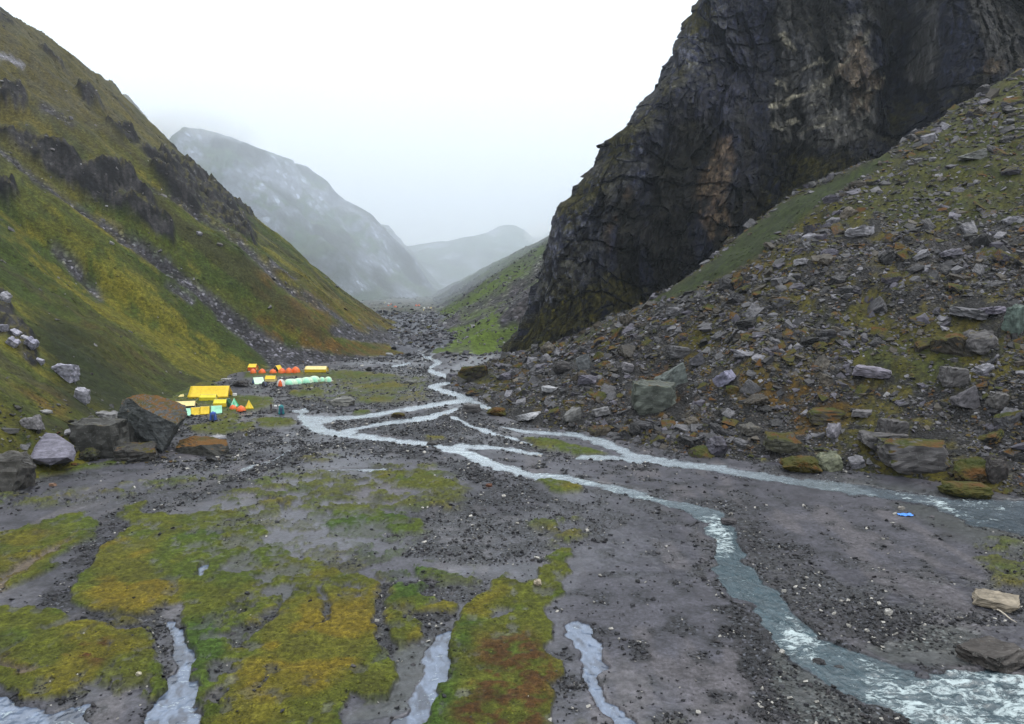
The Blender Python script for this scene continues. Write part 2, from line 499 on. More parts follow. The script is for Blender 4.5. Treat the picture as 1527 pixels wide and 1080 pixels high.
for P in (
    [(271,919),(284,920),(284,937),(296,957),(301,974),(296,1007),(287,1034),(284,1060),(275,1120),(205,1120),(220,1050),(240,1027),(250,1004),(267,980),(270,970),(265,945)],
    [(-60,1010),(0,1024),(33,1040),(73,1047),(110,1060),(127,1080),(140,1140),(-60,1140)],
    [(298,842),(314,840),(314,853),(306,862),(298,856)],
    [(669,939),(683,943),(685,978),(686,999),(676,1017),(658,1038),(641,1059),(630,1080),(600,1125),(560,1125),(577,1080),(602,1068),(623,1038),(648,999),(651,967)],
    [(866,934),(887,925),(905,939),(905,975),(912,999),(900,1010),(902,1034),(918,1052),(936,1070),(954,1085),(950,1120),(925,1120),(905,1069),(889,1044),(880,1010),(876,985),(871,960)],
    [(1281,1006),(1316,999),(1352,1016),(1404,1009),(1450,1002),(1492,999),(1527,1006),(1720,1040),(1760,1140),(1290,1140),(1352,1083),(1334,1052),(1302,1038)],
    [(438,618),(470,620),(500,622),(486,628),(480,636),(500,642),(520,648),(509,652),(470,643),(455,636)],
    [(436,612),(455,608),(462,614),(446,616)],
    [(1100,702),(1240,716),(1345,731),(1430,744),(1527,746),(1700,750),(1700,830),(1527,802),(1480,790),(1430,773),(1395,752),(1300,738),(1200,723),(1100,708)],
): water.poly(P)
for S in (
    [(640,553,4),(660,558,5),(676,567,5),(700,572,4)], [(672,568,5),(655,573,4),(640,576,4),(660,582,6),(690,590,6),(700,596,6),(665,601,5),(632,606,5),(598,611,4),(565,617,4),(520,622,5),(476,624,6),(449,624,6)],
    [(700,594,7),(721,605,6),(740,611,6),(748,617,4)], [(687,609,3),(643,622,5),(598,628,5),(558,634,5),(527,641,5),(509,647,6)],
    [(465,634,12),(509,648,8),(545,650,6),(587,655,6),(620,659,6),(654,664,7),(687,671,12),(709,682,12),(743,694,10),(790,706,8),(834,711,9),(872,719,8),(914,728,8),(960,740,8),(1000,751,10),(1040,760,13),(1066,772,20),(1084,800,36),(1098,830,36),(1120,862,40),(1143,893,44),(1167,926,52),(1197,955,54),(1229,978,50),(1267,996,50),(1316,1020,60),(1360,1050,70)],
    [(680,664,4),(730,666,5),(780,672,4),(812,676,3)], [(860,680,4),(914,682,5),(950,686,6)],
    [(745,636,3),(782,643,5),(856,648,7),(886,657,9),(916,666,10),(941,678,10),(996,689,10),(1051,695,8),(1100,704,8),(1147,708,8)],
    [(672,620,2),(709,637,3),(760,653,3),(790,664,2)],
    [(630,530,3),(655,540,3),(640,548,3)], [(585,546,2),(610,542,3)], [(580,700,2),(470,700,1)], [(350,702,2),(400,685,2),(430,670,1)],
): water.stroke(S)
water.blur(1)
shallow = Map().poly([(1290,965),(1350,945),(1420,930),(1480,945),(1470,985),(1400,1000),(1320,990)]).poly([(1150,960),(1230,1000),(1290,1060),(1280,1120),(1180,1120),(1150,1030)])
shallow.poly([(1250,712),(1527,745),(1700,760),(1700,900),(1500,830),(1400,790),(1330,745)]).poly([(600,960),(650,955),(660,1000),(620,1050),(560,1080),(520,1080),(580,1030)])
shallow.blur(4)
gravel = Map()
for P in (
    [(570,800),(640,740),(760,730),(900,745),(1000,760),(960,780),(880,820),(845,835),(700,842),(600,828)],
    [(840,905),(900,880),(968,895),(970,985),(930,1010),(900,960),(850,930)],
    [(150,780),(200,745),(330,735),(250,765),(190,800),(140,860),(120,910),(70,895),(100,860)],
    [(120,905),(190,930),(280,915),(300,950),(260,985),(215,950)],
    [(650,868),(720,850),(760,858),(700,900),(660,895)],
    [(440,655),(560,655),(690,690),(850,730),(760,740),(640,690),(520,680),(430,690)],
    [(480,628),(680,612),(740,640),(880,690),(700,668),(560,645)],
    [(420,560),(640,545),(700,590),(640,605),(440,612),(400,600)],
    [(1060,760),(1130,765),(1190,800),(1260,860),(1350,905),(1460,905),(1600,930),(1500,935),(1330,945),(1240,965),(1190,930),(1130,840)],
    [(1000,745),(1100,735),(1160,760),(1080,762)],
    [(1230,1010),(1320,1040),(1345,1070),(1290,1120),(1180,1120),(1190,1040)],
    [(900,640),(960,650),(1040,690),(960,672)], [(660,925),(625,918),(640,880),(690,915)],
    [(300,640),(440,650),(480,700),(350,735),(60,760),(-160,770),(-160,740),(60,745),(300,690),(350,665)],
    [(1450,800),(1700,830),(1700,960),(1470,900)],
): gravel.poly(P, .8)
for S in ([(1040,790,16),(1060,840,20),(1090,900,24),(1115,960,40),(1140,1020,50),(1160,1100,60)], [(850,1010,20),(870,1060,30)], [(960,860,8),(1040,930,14),(1100,960,16)],
          [(240,1000,20),(220,1060,18),(180,1090,20)], [(1100,780,20),(1180,850,50),(1240,940,50)]): gravel.stroke(S)
gravel.blur(6, 4)
sandm = Map()
for P in (
    [(1151,756),(1218,739),(1316,735),(1387,763),(1422,791),(1415,834),(1457,858),(1464,897),(1422,911),(1352,900),(1281,876),(1239,841),(1211,809),(1183,777)],
    [(897,812),(957,781),(1020,790),(1050,840),(1085,900),(1100,960),(1120,1120),(850,1120),(840,950),(850,870)],
    [(590,955),(650,950),(640,1010),(590,1120),(530,1120),(585,1030)],
    [(60,725),(350,690),(430,655),(440,665),(370,700),(200,725),(70,745)],
    [(440,690),(560,672),(640,690),(600,700),(460,705)], [(790,715),(960,755),(1000,790),(880,760)],
    [(880,690),(1100,705),(1200,725),(1140,745),(1000,735),(880,705)],
    [(150,1000),(195,985),(215,1050),(190,1100),(130,1060)],
): sandm.poly(P)
sandm.blur(5, 3)
rust = Map().poly([(730,960),(790,945),(830,960),(825,1080),(850,1120),(700,1120),(690,1060),(720,1010)], .8)
rust.poly([(118,965),(150,960),(160,985),(140,1000),(115,995)]).poly([(380,880),(405,875),(408,885),(388,888)])
rust.poly([(60,786),(110,790),(70,800)], .4).blur(10, 8)
yellow = Map().poly([(130,830),(240,815),(260,880),(220,915),(150,900)]).poly([(400,920),(560,880),(565,960),(500,1030),(410,1000)]).poly([(0,800),(130,775),(100,815),(0,860)], .5)
yellow.poly([(690,930),(730,885),(770,870),(740,900),(700,945)]).poly([(380,980),(300,1110),(350,1120),(420,1060)], .5).blur(12, 10)
green = Map().poly([(297,925),(340,930),(330,1000),(290,1060),(290,1000)]).poly([(640,1060),(690,980),(700,1000),(660,1090),(630,1120)]).poly([(685,945),(730,930),(720,960),(690,985)])
green.poly([(280,770),(420,765),(380,810),(270,800)], .6).poly([(440,760),(640,770),(720,860),(620,920),(560,850)], .8).blur(8, 6)

def floor_base(x, y):
    return .0135 * np.maximum(0, y - 300) + .000004 * np.maximum(0, y - 1300) ** 2

S_floor = Sheet(np.concatenate([np.linspace(-2.2, -.90, 46), np.linspace(-.88, .88, 830), np.linspace(.90, 2.2, 46)]), np.concatenate([np.linspace(16, 36, 24), 1 / np.linspace(1 / 37., 1 / 300., 430), np.geomspace(303, 1900, 75)]))
X, Y = S_floor.X, S_floor.YY
base0 = floor_base(X, Y)
# warp the drawn outlines with metre-sized noise so that edges are ragged in the place, not in the picture
wx = fbm(X * .35, Y * .35, oct=4, seed=3) * .9 * sstep(400, 100, Y) + fbm(X * .05, Y * .05, oct=2, seed=5) * .8
wy = fbm(X * .35, Y * .35, oct=4, seed=9) * 1.1 * sstep(400, 100, Y)
px, py, dd = proj(X + wx, Y + wy, base0)
m_moss, m_sp, m_cut = moss.at(px, py), mossp.at(px, py), mosscut.at(px, py)
m_wat, m_gr, m_sand, m_sh = water.at(px, py), gravel.at(px, py), sandm.at(px, py), shallow.at(px, py)
m_wat = np.where(m_wat < .97, np.clip(m_wat * (1 + .55 * fbm(X * .7, Y * .35, oct=4, seed=27)), 0, 1), m_wat)
m_rust, m_yel, m_grn = rust.at(px, py), yellow.at(px, py), green.at(px, py)
outside = np.clip(np.maximum(np.maximum(-px, px - 1527) / 80, (py - 1080) / 40), 0, 1)
nA = fbm(X * .12, Y * .12, oct=5, seed=21); nB = fbm(X * .5, Y * .5, oct=4, seed=31); nC = fbm(X * 1.8, Y * 1.8, oct=3, seed=41)
mossv = np.clip(m_moss, 0, 1)
mossv = np.maximum(mossv, m_sp * sstep(-.1, .35, nB + .5 * nC + .35 * (m_sp - .4)))
mossv = np.maximum(mossv, outside * sstep(.1, .3, nA) * (px < 1000))
mossv = mossv * (1 - .95 * np.clip(m_cut * 1.3, 0, 1) * sstep(.35 - m_cut * .9, .65 - m_cut * .7, nC * .4 + nB * .8))
mossv *= 1 - .55 * sstep(.25, .6, fbm(X * .9, Y * .6, oct=4, seed=77)) * sstep(1.0, .2, m_yel + m_rust)
mossv *= 1 - np.clip(m_wat * 2, 0, 1)
gr_auto = sstep(-.05, .5, nA + .5 * nB) * .8
gr = np.clip(np.maximum(m_gr * (0.55 + .6 * sstep(-.4, .2, nB)), gr_auto * (1 - m_sand)) * (1 - .75 * m_sand) + m_sand * sstep(.25, .6, nB) * .6, 0, 1)
gr = gr * (1 - mossv)
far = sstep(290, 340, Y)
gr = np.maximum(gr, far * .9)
plateau = sstep(620, 760, Y) * sstep(1500, 1150, Y)
# height: moss cushions stand proud of the sand, channels are cut below it
bank = sstep(.15, .75, mossv)
Z = base0 + .34 * bank + .10 * bank * nB + .05 * mossv * nC + .05 * nA * 1.5 + (gr * .07) * nC + .03 * nC
Z += far * (fbm(X * .06, Y * .06, oct=5, seed=15) * 2.2 + .5 * ridged(X * .3, Y * .3, oct=3, seed=17))
wcut = sstep(.05, .6, m_wat)
Z -= wcut * .42 + sstep(.0, .2, m_wat) * .06
Z -= .12 * m_sh * (1 - mossv)
S_floor.Z = Z
GR, MOSSV, MWAT, MSH = gr, mossv, m_wat, m_sh
cm = mixc(alb(92, 98, 32), alb(122, 108, 32), np.clip(m_yel * .9 + sstep(.0, .5, nA) * .5, 0, 1))
cm = mixc(cm, alb(70, 94, 36), np.clip(m_grn * .9 + sstep(.1, .5, fbm(X * .2, Y * .2, oct=3, seed=61)) * .5, 0, 1))
cm = mixc(cm, alb(76, 76, 28), sstep(.2, .7, nB) * .4)
cm = mixc(cm, alb(86, 50, 26), np.clip(m_rust * sstep(-.5, .3, nB + nC * .6), 0, 1))
cm = cm * (1 + .18 * nC)[..., None]
cs = mixc(alb(102, 102, 115), alb(78, 79, 91), sstep(-.3, .4, nB)) * .62
cs = mixc(cs, alb(118, 112, 114), .35 * sstep(.2, .6, fbm(X * .3, Y * .08, oct=3, seed=71)))
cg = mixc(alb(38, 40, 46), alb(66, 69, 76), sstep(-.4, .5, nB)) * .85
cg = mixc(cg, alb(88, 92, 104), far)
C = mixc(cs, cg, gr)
C = mixc(C, alb(66, 72, 70), m_sh * .7)
C = mixc(C, cm, np.clip(mossv * 1.15, 0, 1))
thin = np.clip(mossv, 0, .6)
C = mixc(C, alb(120, 98, 60), .55 * m_cut * (m_moss > .3) * (px < 180))
C = mixc(C, mixc(alb(96, 84, 58), alb(84, 92, 56), sstep(-.3, .3, nA)), plateau * .85)
V = np.stack([X, Y, Z], -1).reshape(-1, 3)
COLF = C
me = np_mesh("valley_floor", V, grid_faces(*X.shape))
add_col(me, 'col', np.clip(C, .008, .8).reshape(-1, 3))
add_f(me, 'stone', np.clip(gr * 1.1 * (1 - mossv), 0, 1)); add_f(me, 'wet', np.clip((1 - mossv) * (1 - gr * .4) * (.55 + .3 * m_sh + .45 * sstep(-.2, .4, fbm(X * .08, Y * .05, oct=4, seed=73))), 0, 1.15))
M_floor = land_material("river_flat_sand_moss", 2.2, 4.2, .06)
me.materials.append(M_floor)
floor_o = bpy.data.objects.new("valley_floor", me); col.objects.link(floor_o)
tag(floor_o, kind='structure', label='grey river flat of wet sand, cobbles and green moss')

# water sheet: the same fan, lying in the cut channels
wz = base0 - .17 + .03 * fbm(X * .8, Y * .8, oct=3, seed=91) + .03 * fbm(X * 3, Y * 3, oct=2, seed=93) * sstep(200, 60, Y)
keep = (m_wat > .04)
foamM = Map()
for S in ([(1060,775,20),(1072,790,36),(1085,815,30)], [(1180,935,30),(1215,965,40)], [(1285,1005,30),(1310,1018,40),(1345,1050,60)], [(1370,1030,30),(1440,1030,60),(1520,1035,60),(1700,1050,80)], [(1400,1070,40),(1527,1070,40)],
          [(1340,732,5),(1410,750,10),(1440,765,8)], [(1390,738,4),(1500,756,6)], [(1500,738,6),(1600,742,6)], [(680,670,10),(760,694,8),(880,720,6),(1000,750,6)], [(1300,1080,20),(1300,1100,20)]): foamM.stroke(S)
foamM.blur(6, 4)
fo = foamM.at(px, py)
fn = ridged(X * .5, Y * .9, oct=4, seed=95)
foam = np.clip(fo * 1.1, 0, 1)
wz = wz + .22 * fo * fn * sstep(150, 50, Y)
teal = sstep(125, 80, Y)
cw = mixc(np.broadcast_to(alb(196, 210, 222), X.shape + (3,)), alb(84, 104, 114), teal)  # distant water whitened: grazing sky reflection painted into its colour
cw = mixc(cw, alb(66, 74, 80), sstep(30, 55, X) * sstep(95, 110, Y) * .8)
pool = Map().poly([(560,930),(700,930),(700,1130),(540,1130)]).poly([(860,920),(960,920),(960,1130),(860,1130)]).poly([(200,900),(320,900),(300,1130),(200,1130)]).poly([(-60,1000),(150,1000),(150,1130),(-60,1130)])
pool.poly([(280,830),(330,830),(330,870),(280,870)]).blur(4)
pl = pool.at(px, py)
cw = mixc(cw, alb(64, 72, 86), sstep(.3, .8, m_sh) * .5)
cw = mixc(cw, alb(128, 144, 170), pl)
cw = mixc(cw, alb(74, 80, 94), pl * .75 * sstep(.0, .35, fbm(X * .9 + Y * .3, Y * .35, oct=4, seed=97)))
cw = mixc(cs * .7, cw, sstep(.03, .75, m_wat + .25 * nB))
Fw = grid_faces(*X.shape, keep=keep)
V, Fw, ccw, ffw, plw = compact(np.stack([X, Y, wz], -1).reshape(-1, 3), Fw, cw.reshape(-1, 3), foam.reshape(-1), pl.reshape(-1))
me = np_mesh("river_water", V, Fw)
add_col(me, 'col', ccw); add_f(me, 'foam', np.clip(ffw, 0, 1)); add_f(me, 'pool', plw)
t = NT("silty_meltwater"); p = t.pos()
mp = t.mapping(p, (1.4, .7, 1), (0, 0, .5))
w1 = t.noise(1.2, 5, .65, mp, 1.2); w2 = t.noise(.35, 3, .6, p)
c = t.attr('col').outputs['Color']; fm = t.attr('foam').outputs['Fac']; pa = t.attr('pool').outputs['Fac']
cc = t.mix(1.0, c, t.ramp(w1, [(.3, .7), (.6, 1.15), (.75, 1.5)]), 'MULTIPLY')
cc = t.mix(1.0, cc, t.ramp(w2, [(.3, .8), (.7, 1.15)]), 'MULTIPLY')
mf = t.mapping(p, (1.0, 1.7, 1), (0, 0, .45)); w3 = t.noise(.55, 8, .72, mf, 1.2); w4 = t.noise(3.0, 4, .7, mf, .8)
fv = t.math('ADD', t.math('ADD', w3, t.math('MULTIPLY', w4, .35)), t.math('MULTIPLY', fm, .12))
fr_ = t.math('MULTIPLY', t.math('SUBTRACT', fv, .775), 8.0, clamp=True)
cc = t.mix(fr_, cc, (.34, .41, .43, 1))
flo = t.math('SUBTRACT', 1.0, t.math('MULTIPLY', pa, .85))
nmw = t.node('ShaderNodeBump'); nmw.inputs['Distance'].default_value = .12; t.l.new(w1, nmw.inputs['Height']); t.l.new(flo, nmw.inputs['Strength'])
t.bsdf(cc, t.math('ADD', .10, t.math('MULTIPLY', fr_, .6)), nmw.outputs[0], .5)
me.materials.append(t.m)
wo = bpy.data.objects.new("river_water", me); col.objects.link(wo)
tag(wo, kind='structure', label='milky blue braided stream over the river flat')

# ------------------------------------------------------------------ the left hillside
S_left = Sheet(np.concatenate([np.linspace(-2.4, -.97, 40), np.linspace(-.95, -.085, 430)]), np.geomspace(50, 1250, 500))
X, Y = S_left.X, S_left.YY
fy = np.array([60, 100, 113, 122, 130, 145, 180, 215, 246, 270, 285, 300, 340, 480, 650, 900, 1400.])
fx = np.array([-74, -70, -68, -66, -68, -76, -84, -90, -88, -76, -62, -52, -50, -72, -115, -190, -330.])
def left_foot(y): return np.interp(y, fy, fx)
fs = left_foot(Y) + fbm(Y * .05, X * 0 + 3.3, oct=3, seed=101) * 4
for _ in range(3): fs[1:-1] = (fs[:-2] + fs[1:-1] * 2 + fs[2:]) / 4
d = fs - X
tt = 9.0
slope = .78 + .05 * fbm(Y * .008, X * 0, oct=2, seed=103)
dp = np.maximum(d, 0)
Zp = slope * (np.sqrt(dp ** 2 + tt ** 2) - tt) + .0009 * np.minimum(np.maximum(dp - 60, 0), 260) ** 2
near = np.exp(-((Y - 95) / 32.) ** 2)
Zp = Zp + near * 5.0 * sstep(0, 9, d)                         # steep bank by the boulders
Zp = np.where(d < 0, np.maximum(-3, d * .35) - .1, Zp)
sil_left = [(-420,-330),(-200,-155),(0,10),(50,40),(100,78),(150,118),(200,155),(250,198),(285,228),(300,246),(330,285),(352,312),(372,322),(420,362),(470,392),(520,420),(560,440),(590,470),(615,492),(650,520)]
Zc, Yk = silhouette_clip(S_left, sil_left, floor_base(X, Y) + Zp, back=.3)
inl = sstep(2, 25, d)
# gullies and ribs run down the fall line (constant Y); they fade at the foot
rib = fbm(Y * .045 + X * .004, X * .006, oct=4, seed=111) * 4.0 + fbm(Y * .2, X * .02, oct=3, seed=113) * 1.1
Zn = inl * (rib * sstep(5, 70, d) + fbm(X * .03, Y * .03, oct=4, seed=115) * 3.0 + fbm(X * .3, Y * .3, oct=4, seed=117) * .5)
fade_crest = sstep(0, 90, Yk[None, :] - Y) * .82 + .18
fade_crest = np.where(Y > Yk[None, :], .25, fade_crest)
px, py, dd = proj(X, Y, Zc)
wqx = fbm(X * .05, Y * .05, oct=4, seed=121) * 9; wqy = fbm(X * .05, Y * .05, oct=4, seed=123) * 7
px2, py2 = px + wqx, py + wqy
rockm = Map()
for P in (
    [(0,197),(33,200),(60,217),(87,230),(110,250),(120,264),(144,260),(177,260),(200,267),(214,290),(234,304),(240,327),(254,334),(264,360),(262,382),(240,372),(217,360),(200,350),(174,334),(150,317),(127,304),(110,290),(80,274),(50,254),(20,230),(0,214),(-120,120),(-120,100)],
    [(207,230),(234,240),(260,240),(267,254),(300,264),(327,280),(347,294),(364,310),(377,334),(384,372),(365,370),(345,350),(320,332),(294,325),(277,320),(260,300),(235,275),(225,250)],
    [(0,135),(33,140),(40,157),(33,176),(13,170),(-60,150),(-60,110)], [(0,12),(15,22),(28,37),(10,37),(-60,10)],
    [(52,68),(90,90),(110,112),(85,108),(60,88)], [(110,130),(150,150),(160,165),(130,160)], [(250,205),(285,226),(300,246),(285,240),(255,222)],
    [(-60,425),(0,437),(14,460),(20,480),(50,510),(62,545),(45,545),(20,510),(0,500),(-60,520)],
    [(0,285),(25,285),(35,305),(20,315),(0,305)], [(150,185),(200,210),(215,230),(190,225)],
): rockm.poly(P)
rockm.blur(2)
m_rock = rockm.at(px2, py2)
m_rock = np.clip(m_rock * sstep(-.9, -.1, fbm(X * .06, Y * .06, Zc * .06, oct=4, seed=131)), 0, 1)
m_rock = np.maximum(m_rock, sstep(.48, .62, fbm(X * .018, Y * .05, oct=5, seed=133)) * sstep(230, 120, py) * .9)
scree = Map()
for S in ([(-60,190,8),(30,258,7),(75,288,10),(130,326,8),(165,350,7),(190,370,9),(250,406,14),(300,440,14),(350,480,18),(385,508,24),(420,534,44),(500,550,34)],
          [(225,290,4),(285,322,7),(330,350,6),(370,385,6),(420,428,6),(470,455,6),(540,490,8),(600,515,10)],
          [(80,370,4),(110,400,8),(150,440,4)], [(250,430,6),(285,452,7)], [(60,170,6),(110,205,8)], [(410,400,14),(440,420,10)], [(500,490,20),(590,505,18)]): scree.stroke(S, .95)
scree.poly([(390,522),(430,512),(500,530),(580,538),(600,548),(500,552),(400,548)]).blur(3)
m_scr = scree.at(px2 * .6 + px * .4, py2 * .6 + py * .4)
scn = fbm(X * .25, Y * .25, Zc * .25, oct=4, seed=135)
m_scr = np.clip(m_scr * (1.0 + .6 * sstep(-.5, .4, scn)), 0, 1)
Zr = m_rock * sstep(100, 230, Y) * (1.5 + 4.5 * ridged(X * .05, Y * .05, Zc * .09, oct=4, seed=141) + 1.6 * ridged(X * .22, Y * .22, Zc * .3, oct=3, seed=143) + 5.0 * facets(Y / 16, (Zc - X) / 26, 147)[0] * .6 + 1.6 * facets(Y / 6, (Zc - X) / 9, 149)[0])
Z = Zc + (Zn + Zr) * fade_crest * sstep(-1, 6, d) - m_scr * 1.2 * sstep(.2, .8, inl)
Z += m_scr * fbm(X * .8, Y * .8, oct=2, seed=145) * .5
S_left.Z = Z
LSCR, LROCK, LD = m_scr, m_rock, d
NX, NY, NZ = grid_normals(X, Y, Z)
# colours
gY = fbm(Y * .09 + X * .004, X * .010, oct=5, seed=151)            # streaks down the slope
gA = fbm(X * .012, Y * .03, oct=4, seed=153); gB = fbm(X * .2, Y * .3, Zc * .2, oct=4, seed=155)
gF = fbm(Y * .55 + X * .02, X * .06, oct=4, seed=157)
cg = mixc(alb(84, 92, 36), alb(118, 114, 40), sstep(-.1, .5, gY + .35 * gF))
cg = mixc(cg, alb(66, 80, 32), sstep(.05, .55, gA + .6 * gB + .3 * gF))
gB = gB + gF * .6
cg = mixc(cg, alb(68, 66, 44), sstep(.15, .5, -gY + gB * .4) * .7)
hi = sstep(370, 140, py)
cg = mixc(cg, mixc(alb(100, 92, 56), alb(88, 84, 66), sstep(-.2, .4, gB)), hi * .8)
brown = Map().poly([(370,470),(470,500),(590,520),(600,535),(500,530),(420,510),(350,480)]).poly([(420,400),(560,480),(600,500),(480,490),(380,440)], .6).poly([(560,440),(620,490),(600,510),(500,470)], .5)
brown.poly([(60,440),(120,470),(250,560),(180,560),(60,490)], .25).poly([(0,560),(110,590),(100,640),(40,600)], .6).blur(10)
cg = mixc(cg, alb(116, 82, 34), brown.at(px2, py2) * sstep(-.6, .2, gB) * .85)
dark = Map().poly([(30,455),(100,480),(200,560),(250,600),(200,640),(100,600),(60,520)]).poly([(0,600),(110,640),(60,700),(0,690)], .7).poly([(180,560),(260,570),(370,550),(260,610)], .6).blur(14)
cg = mixc(cg, alb(40, 50, 24), dark.at(px2, py2) * .9)
cr = mixc(alb(30, 31, 36), alb(74, 73, 76), sstep(-.1, .7, fbm(X * .15, Y * .15, Zc * .4, oct=4, seed=161)))
cr = mixc(cr, alb(88, 84, 46), sstep(.72, .85, NZ) * .8)
whitem = Map().poly([(0,82),(20,89),(38,100),(37,107),(20,100),(0,90),(-60,60),(-60,50)]).blur(1)
cr = mixc(cr, alb(148, 148, 158), np.clip(whitem.at(px, py), 0, 1))
csr = mixc(alb(58, 58, 66), alb(96, 95, 104), sstep(-.3, .5, scn))
C = mixc(cg * (1 + .15 * gB)[..., None], csr, m_scr)
C = mixc(C, cr, np.clip(m_rock * 1.5, 0, 1) * sstep(.99, .88, NZ * (1 - .2 * m_rock)))
C = mixc(C, alb(150, 150, 160), np.clip(whitem.at(px, py), 0, 1))
COLL = C
keepm = (Z > floor_base(X, Y) - 2.2)
Fq = grid_faces(*X.shape, keep=keepm)
V, Fq, cc_, st_ = compact(np.stack([X, Y, Z], -1).reshape(-1, 3), Fq, np.clip(C, .006, .8).reshape(-1, 3), np.clip(m_scr + m_rock * .25, 0, 1).reshape(-1))
me = np_mesh("left_hillside", V, Fq)
add_col(me, 'col', cc_); add_f(me, 'stone', st_); add_f(me, 'wet', st_ * 0.2)
me.materials.append(land_material("hillside_grass_and_rock", .9, .9, .35))
o = bpy.data.objects.new("left_hillside", me); col.objects.link(o)
tag(o, kind='structure', label='steep grassy hillside with dark rock bands and a scree gully')

# ------------------------------------------------------------------ the far green slope on the other bank, beyond the cliff
S_fr = Sheet(np.linspace(-.16, .17, 300), np.geomspace(312, 2400, 300))
X, Y = S_fr.X, S_fr.YY
foot = np.interp(Y, [250, 320, 620, 900, 1300, 2400], [-22, -33, -62, -95, -145, -290]) + fbm(Y * .02, X * 0, oct=2, seed=203) * 5
d = np.minimum(X - foot, (Y - 322 - 4 * fbm(X * .05, Y * 0, oct=2, seed=204)) * .8)
Zp = .64 * (np.sqrt(np.maximum(d, 0) ** 2 + 144) - 12)
Zp = np.where(d < 0, np.maximum(-3, d * .3) - .1, Zp)
Zc, Yk = silhouette_clip(S_fr, [(560,480),(640,440),(680,421),(720,399),(760,380),(800,361),(830,345),(900,300),(1100,180)], floor_base(X, Y) + Zp, back=.3)
Z = Zc + sstep(2, 30, d) * (fbm(Y * .02, X * .01, oct=4, seed=205) * 3 + fbm(X * .05, Y * .05, oct=4, seed=207) * 1.6) * np.where(Y > Yk[None, :], .3, sstep(0, 60, Yk[None, :] - Y) * .7 + .3)
S_fr.Z = Z
px, py, dd = proj(X, Y, Zc)
g2 = Map()
for S in ([(660,470,8),(720,440,14),(790,405,14)], [(650,520,20),(700,495,24),(740,475,16)], [(720,515,26),(770,480,20)], [(690,470,6),(760,450,8)], [(700,410,10),(800,370,14)], [(750,520,14),(720,528,14)]): g2.stroke(S)
g2.blur(3)
gg = g2.at(px + fbm(X * .03, Y * .01, oct=3, seed=211) * 10, py + fbm(X * .03, Y * .01, oct=3, seed=213) * 6)
gn = fbm(X * .05, Y * .03, oct=5, seed=215)
gg = np.clip(gg * .95 + sstep(-.3, .4, gn) * .6, 0, 1)
C = mixc(mixc(alb(76, 74, 84), alb(96, 92, 96), sstep(-.4, .4, fbm(X * .2, Y * .2, oct=3, seed=217))), alb(92, 112, 40), gg)
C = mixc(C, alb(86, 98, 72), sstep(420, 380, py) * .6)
keepm = (Z > floor_base(X, Y) - 2.5) & (X < 12 + np.maximum(Y - 325, 0) * .28)
Fq = grid_faces(*X.shape, keep=keepm)
V, Fq, cc_, st_ = compact(np.stack([X, Y, Z], -1).reshape(-1, 3), Fq, np.clip(C, .006, .8).reshape(-1, 3), (1 - gg).reshape(-1))
me = np_mesh("far_right_slope", V, Fq)
add_col(me, 'col', cc_); add_f(me, 'stone', st_); add_f(me, 'wet', st_ * 0.1)
me.materials.append(land_material("far_slope_scree_and_grass", .5, .45, .5))
o = bpy.data.objects.new("far_right_slope", me); col.objects.link(o)
tag(o, kind='structure', label='green slope streaked with scree beyond the dark cliff')

# ------------------------------------------------------------------ far mountains up the valley
def far_sheet(name, a0, a1, na, y0, y1, ny, foot_pts, side, slope, sil, seed, amp, colf, label, toe=20):
    S = Sheet(np.linspace(a0, a1, na), np.geomspace(y0, y1, ny)); X, Y = S.X, S.YY
    # distance inland from a foot line given as (X, Y) points
    d = np.full(X.shape, 1e9)
    for (ax, ay), (bx, by) in zip(foot_pts[:-1], foot_pts[1:]):
        L = math.hypot(bx - ax, by - ay); ux, uy = (bx - ax) / L, (by - ay) / L
        s_ = np.clip((X - ax) * ux + (Y - ay) * uy, 0, L)
        d = np.minimum(d, np.hypot(X - ax - ux * s_, Y - ay - uy * s_))
    fxl = np.interp(Y, [p[1] for p in foot_pts], [p[0] for p in foot_pts])
    inside = (X < fxl) if side < 0 else (X > fxl)
    inside &= Y > foot_pts[0][1] - 1e-3
    d = np.where(inside, d, -d)
    bluff = 28 * sstep(0, 60, d) * sstep(-.3, .3, fbm(X * .004, Y * .004, oct=3, seed=seed + 9) + .2)
    Zp = slope * (np.sqrt(np.maximum(d, 0) ** 2 + toe ** 2) - toe) + bluff
    Zp = np.where(d < 0, np.maximum(-30, d * .3) - .5, Zp)
    Zp = Zp + sstep(0, 120, d) * (ridged(X * .006, Y * .006, oct=5, seed=seed) * amp + fbm(X * .03, Y * .03, oct=4, seed=seed + 1) * amp * .25)
    Zc, Yk = silhouette_clip(S, sil, floor_base(X, Y) + Zp, back=.25)
    S.Z = Zc + fbm(X * .03, Y * .03, oct=4, seed=seed + 2) * amp * .06
    NX, NY, NZ = grid_normals(X, Y, S.Z)
    C = colf(X, Y, S.Z, NZ, proj(X, Y, S.Z))
    keepm = S.Z > floor_base(X, Y) - 8
    Fq = grid_faces(*X.shape, keep=keepm)
    V, Fq, cc_, st_ = compact(np.stack([X, Y, S.Z], -1).reshape(-1, 3), Fq, np.clip(C, .01, .8).reshape(-1, 3), sstep(.8, .6, NZ).reshape(-1))
    me = np_mesh(name, V, Fq); add_col(me, 'col', cc_); add_f(me, 'stone', st_ * .5); add_f(me, 'wet', st_ * 0)
    me.materials.append(M_far)
    o = bpy.data.objects.new(name, me); col.objects.link(o); tag(o, kind='structure', label=label)
    return S
M_far = land_material("far_mountain_rock_and_grass", .08, .12, 2.0)
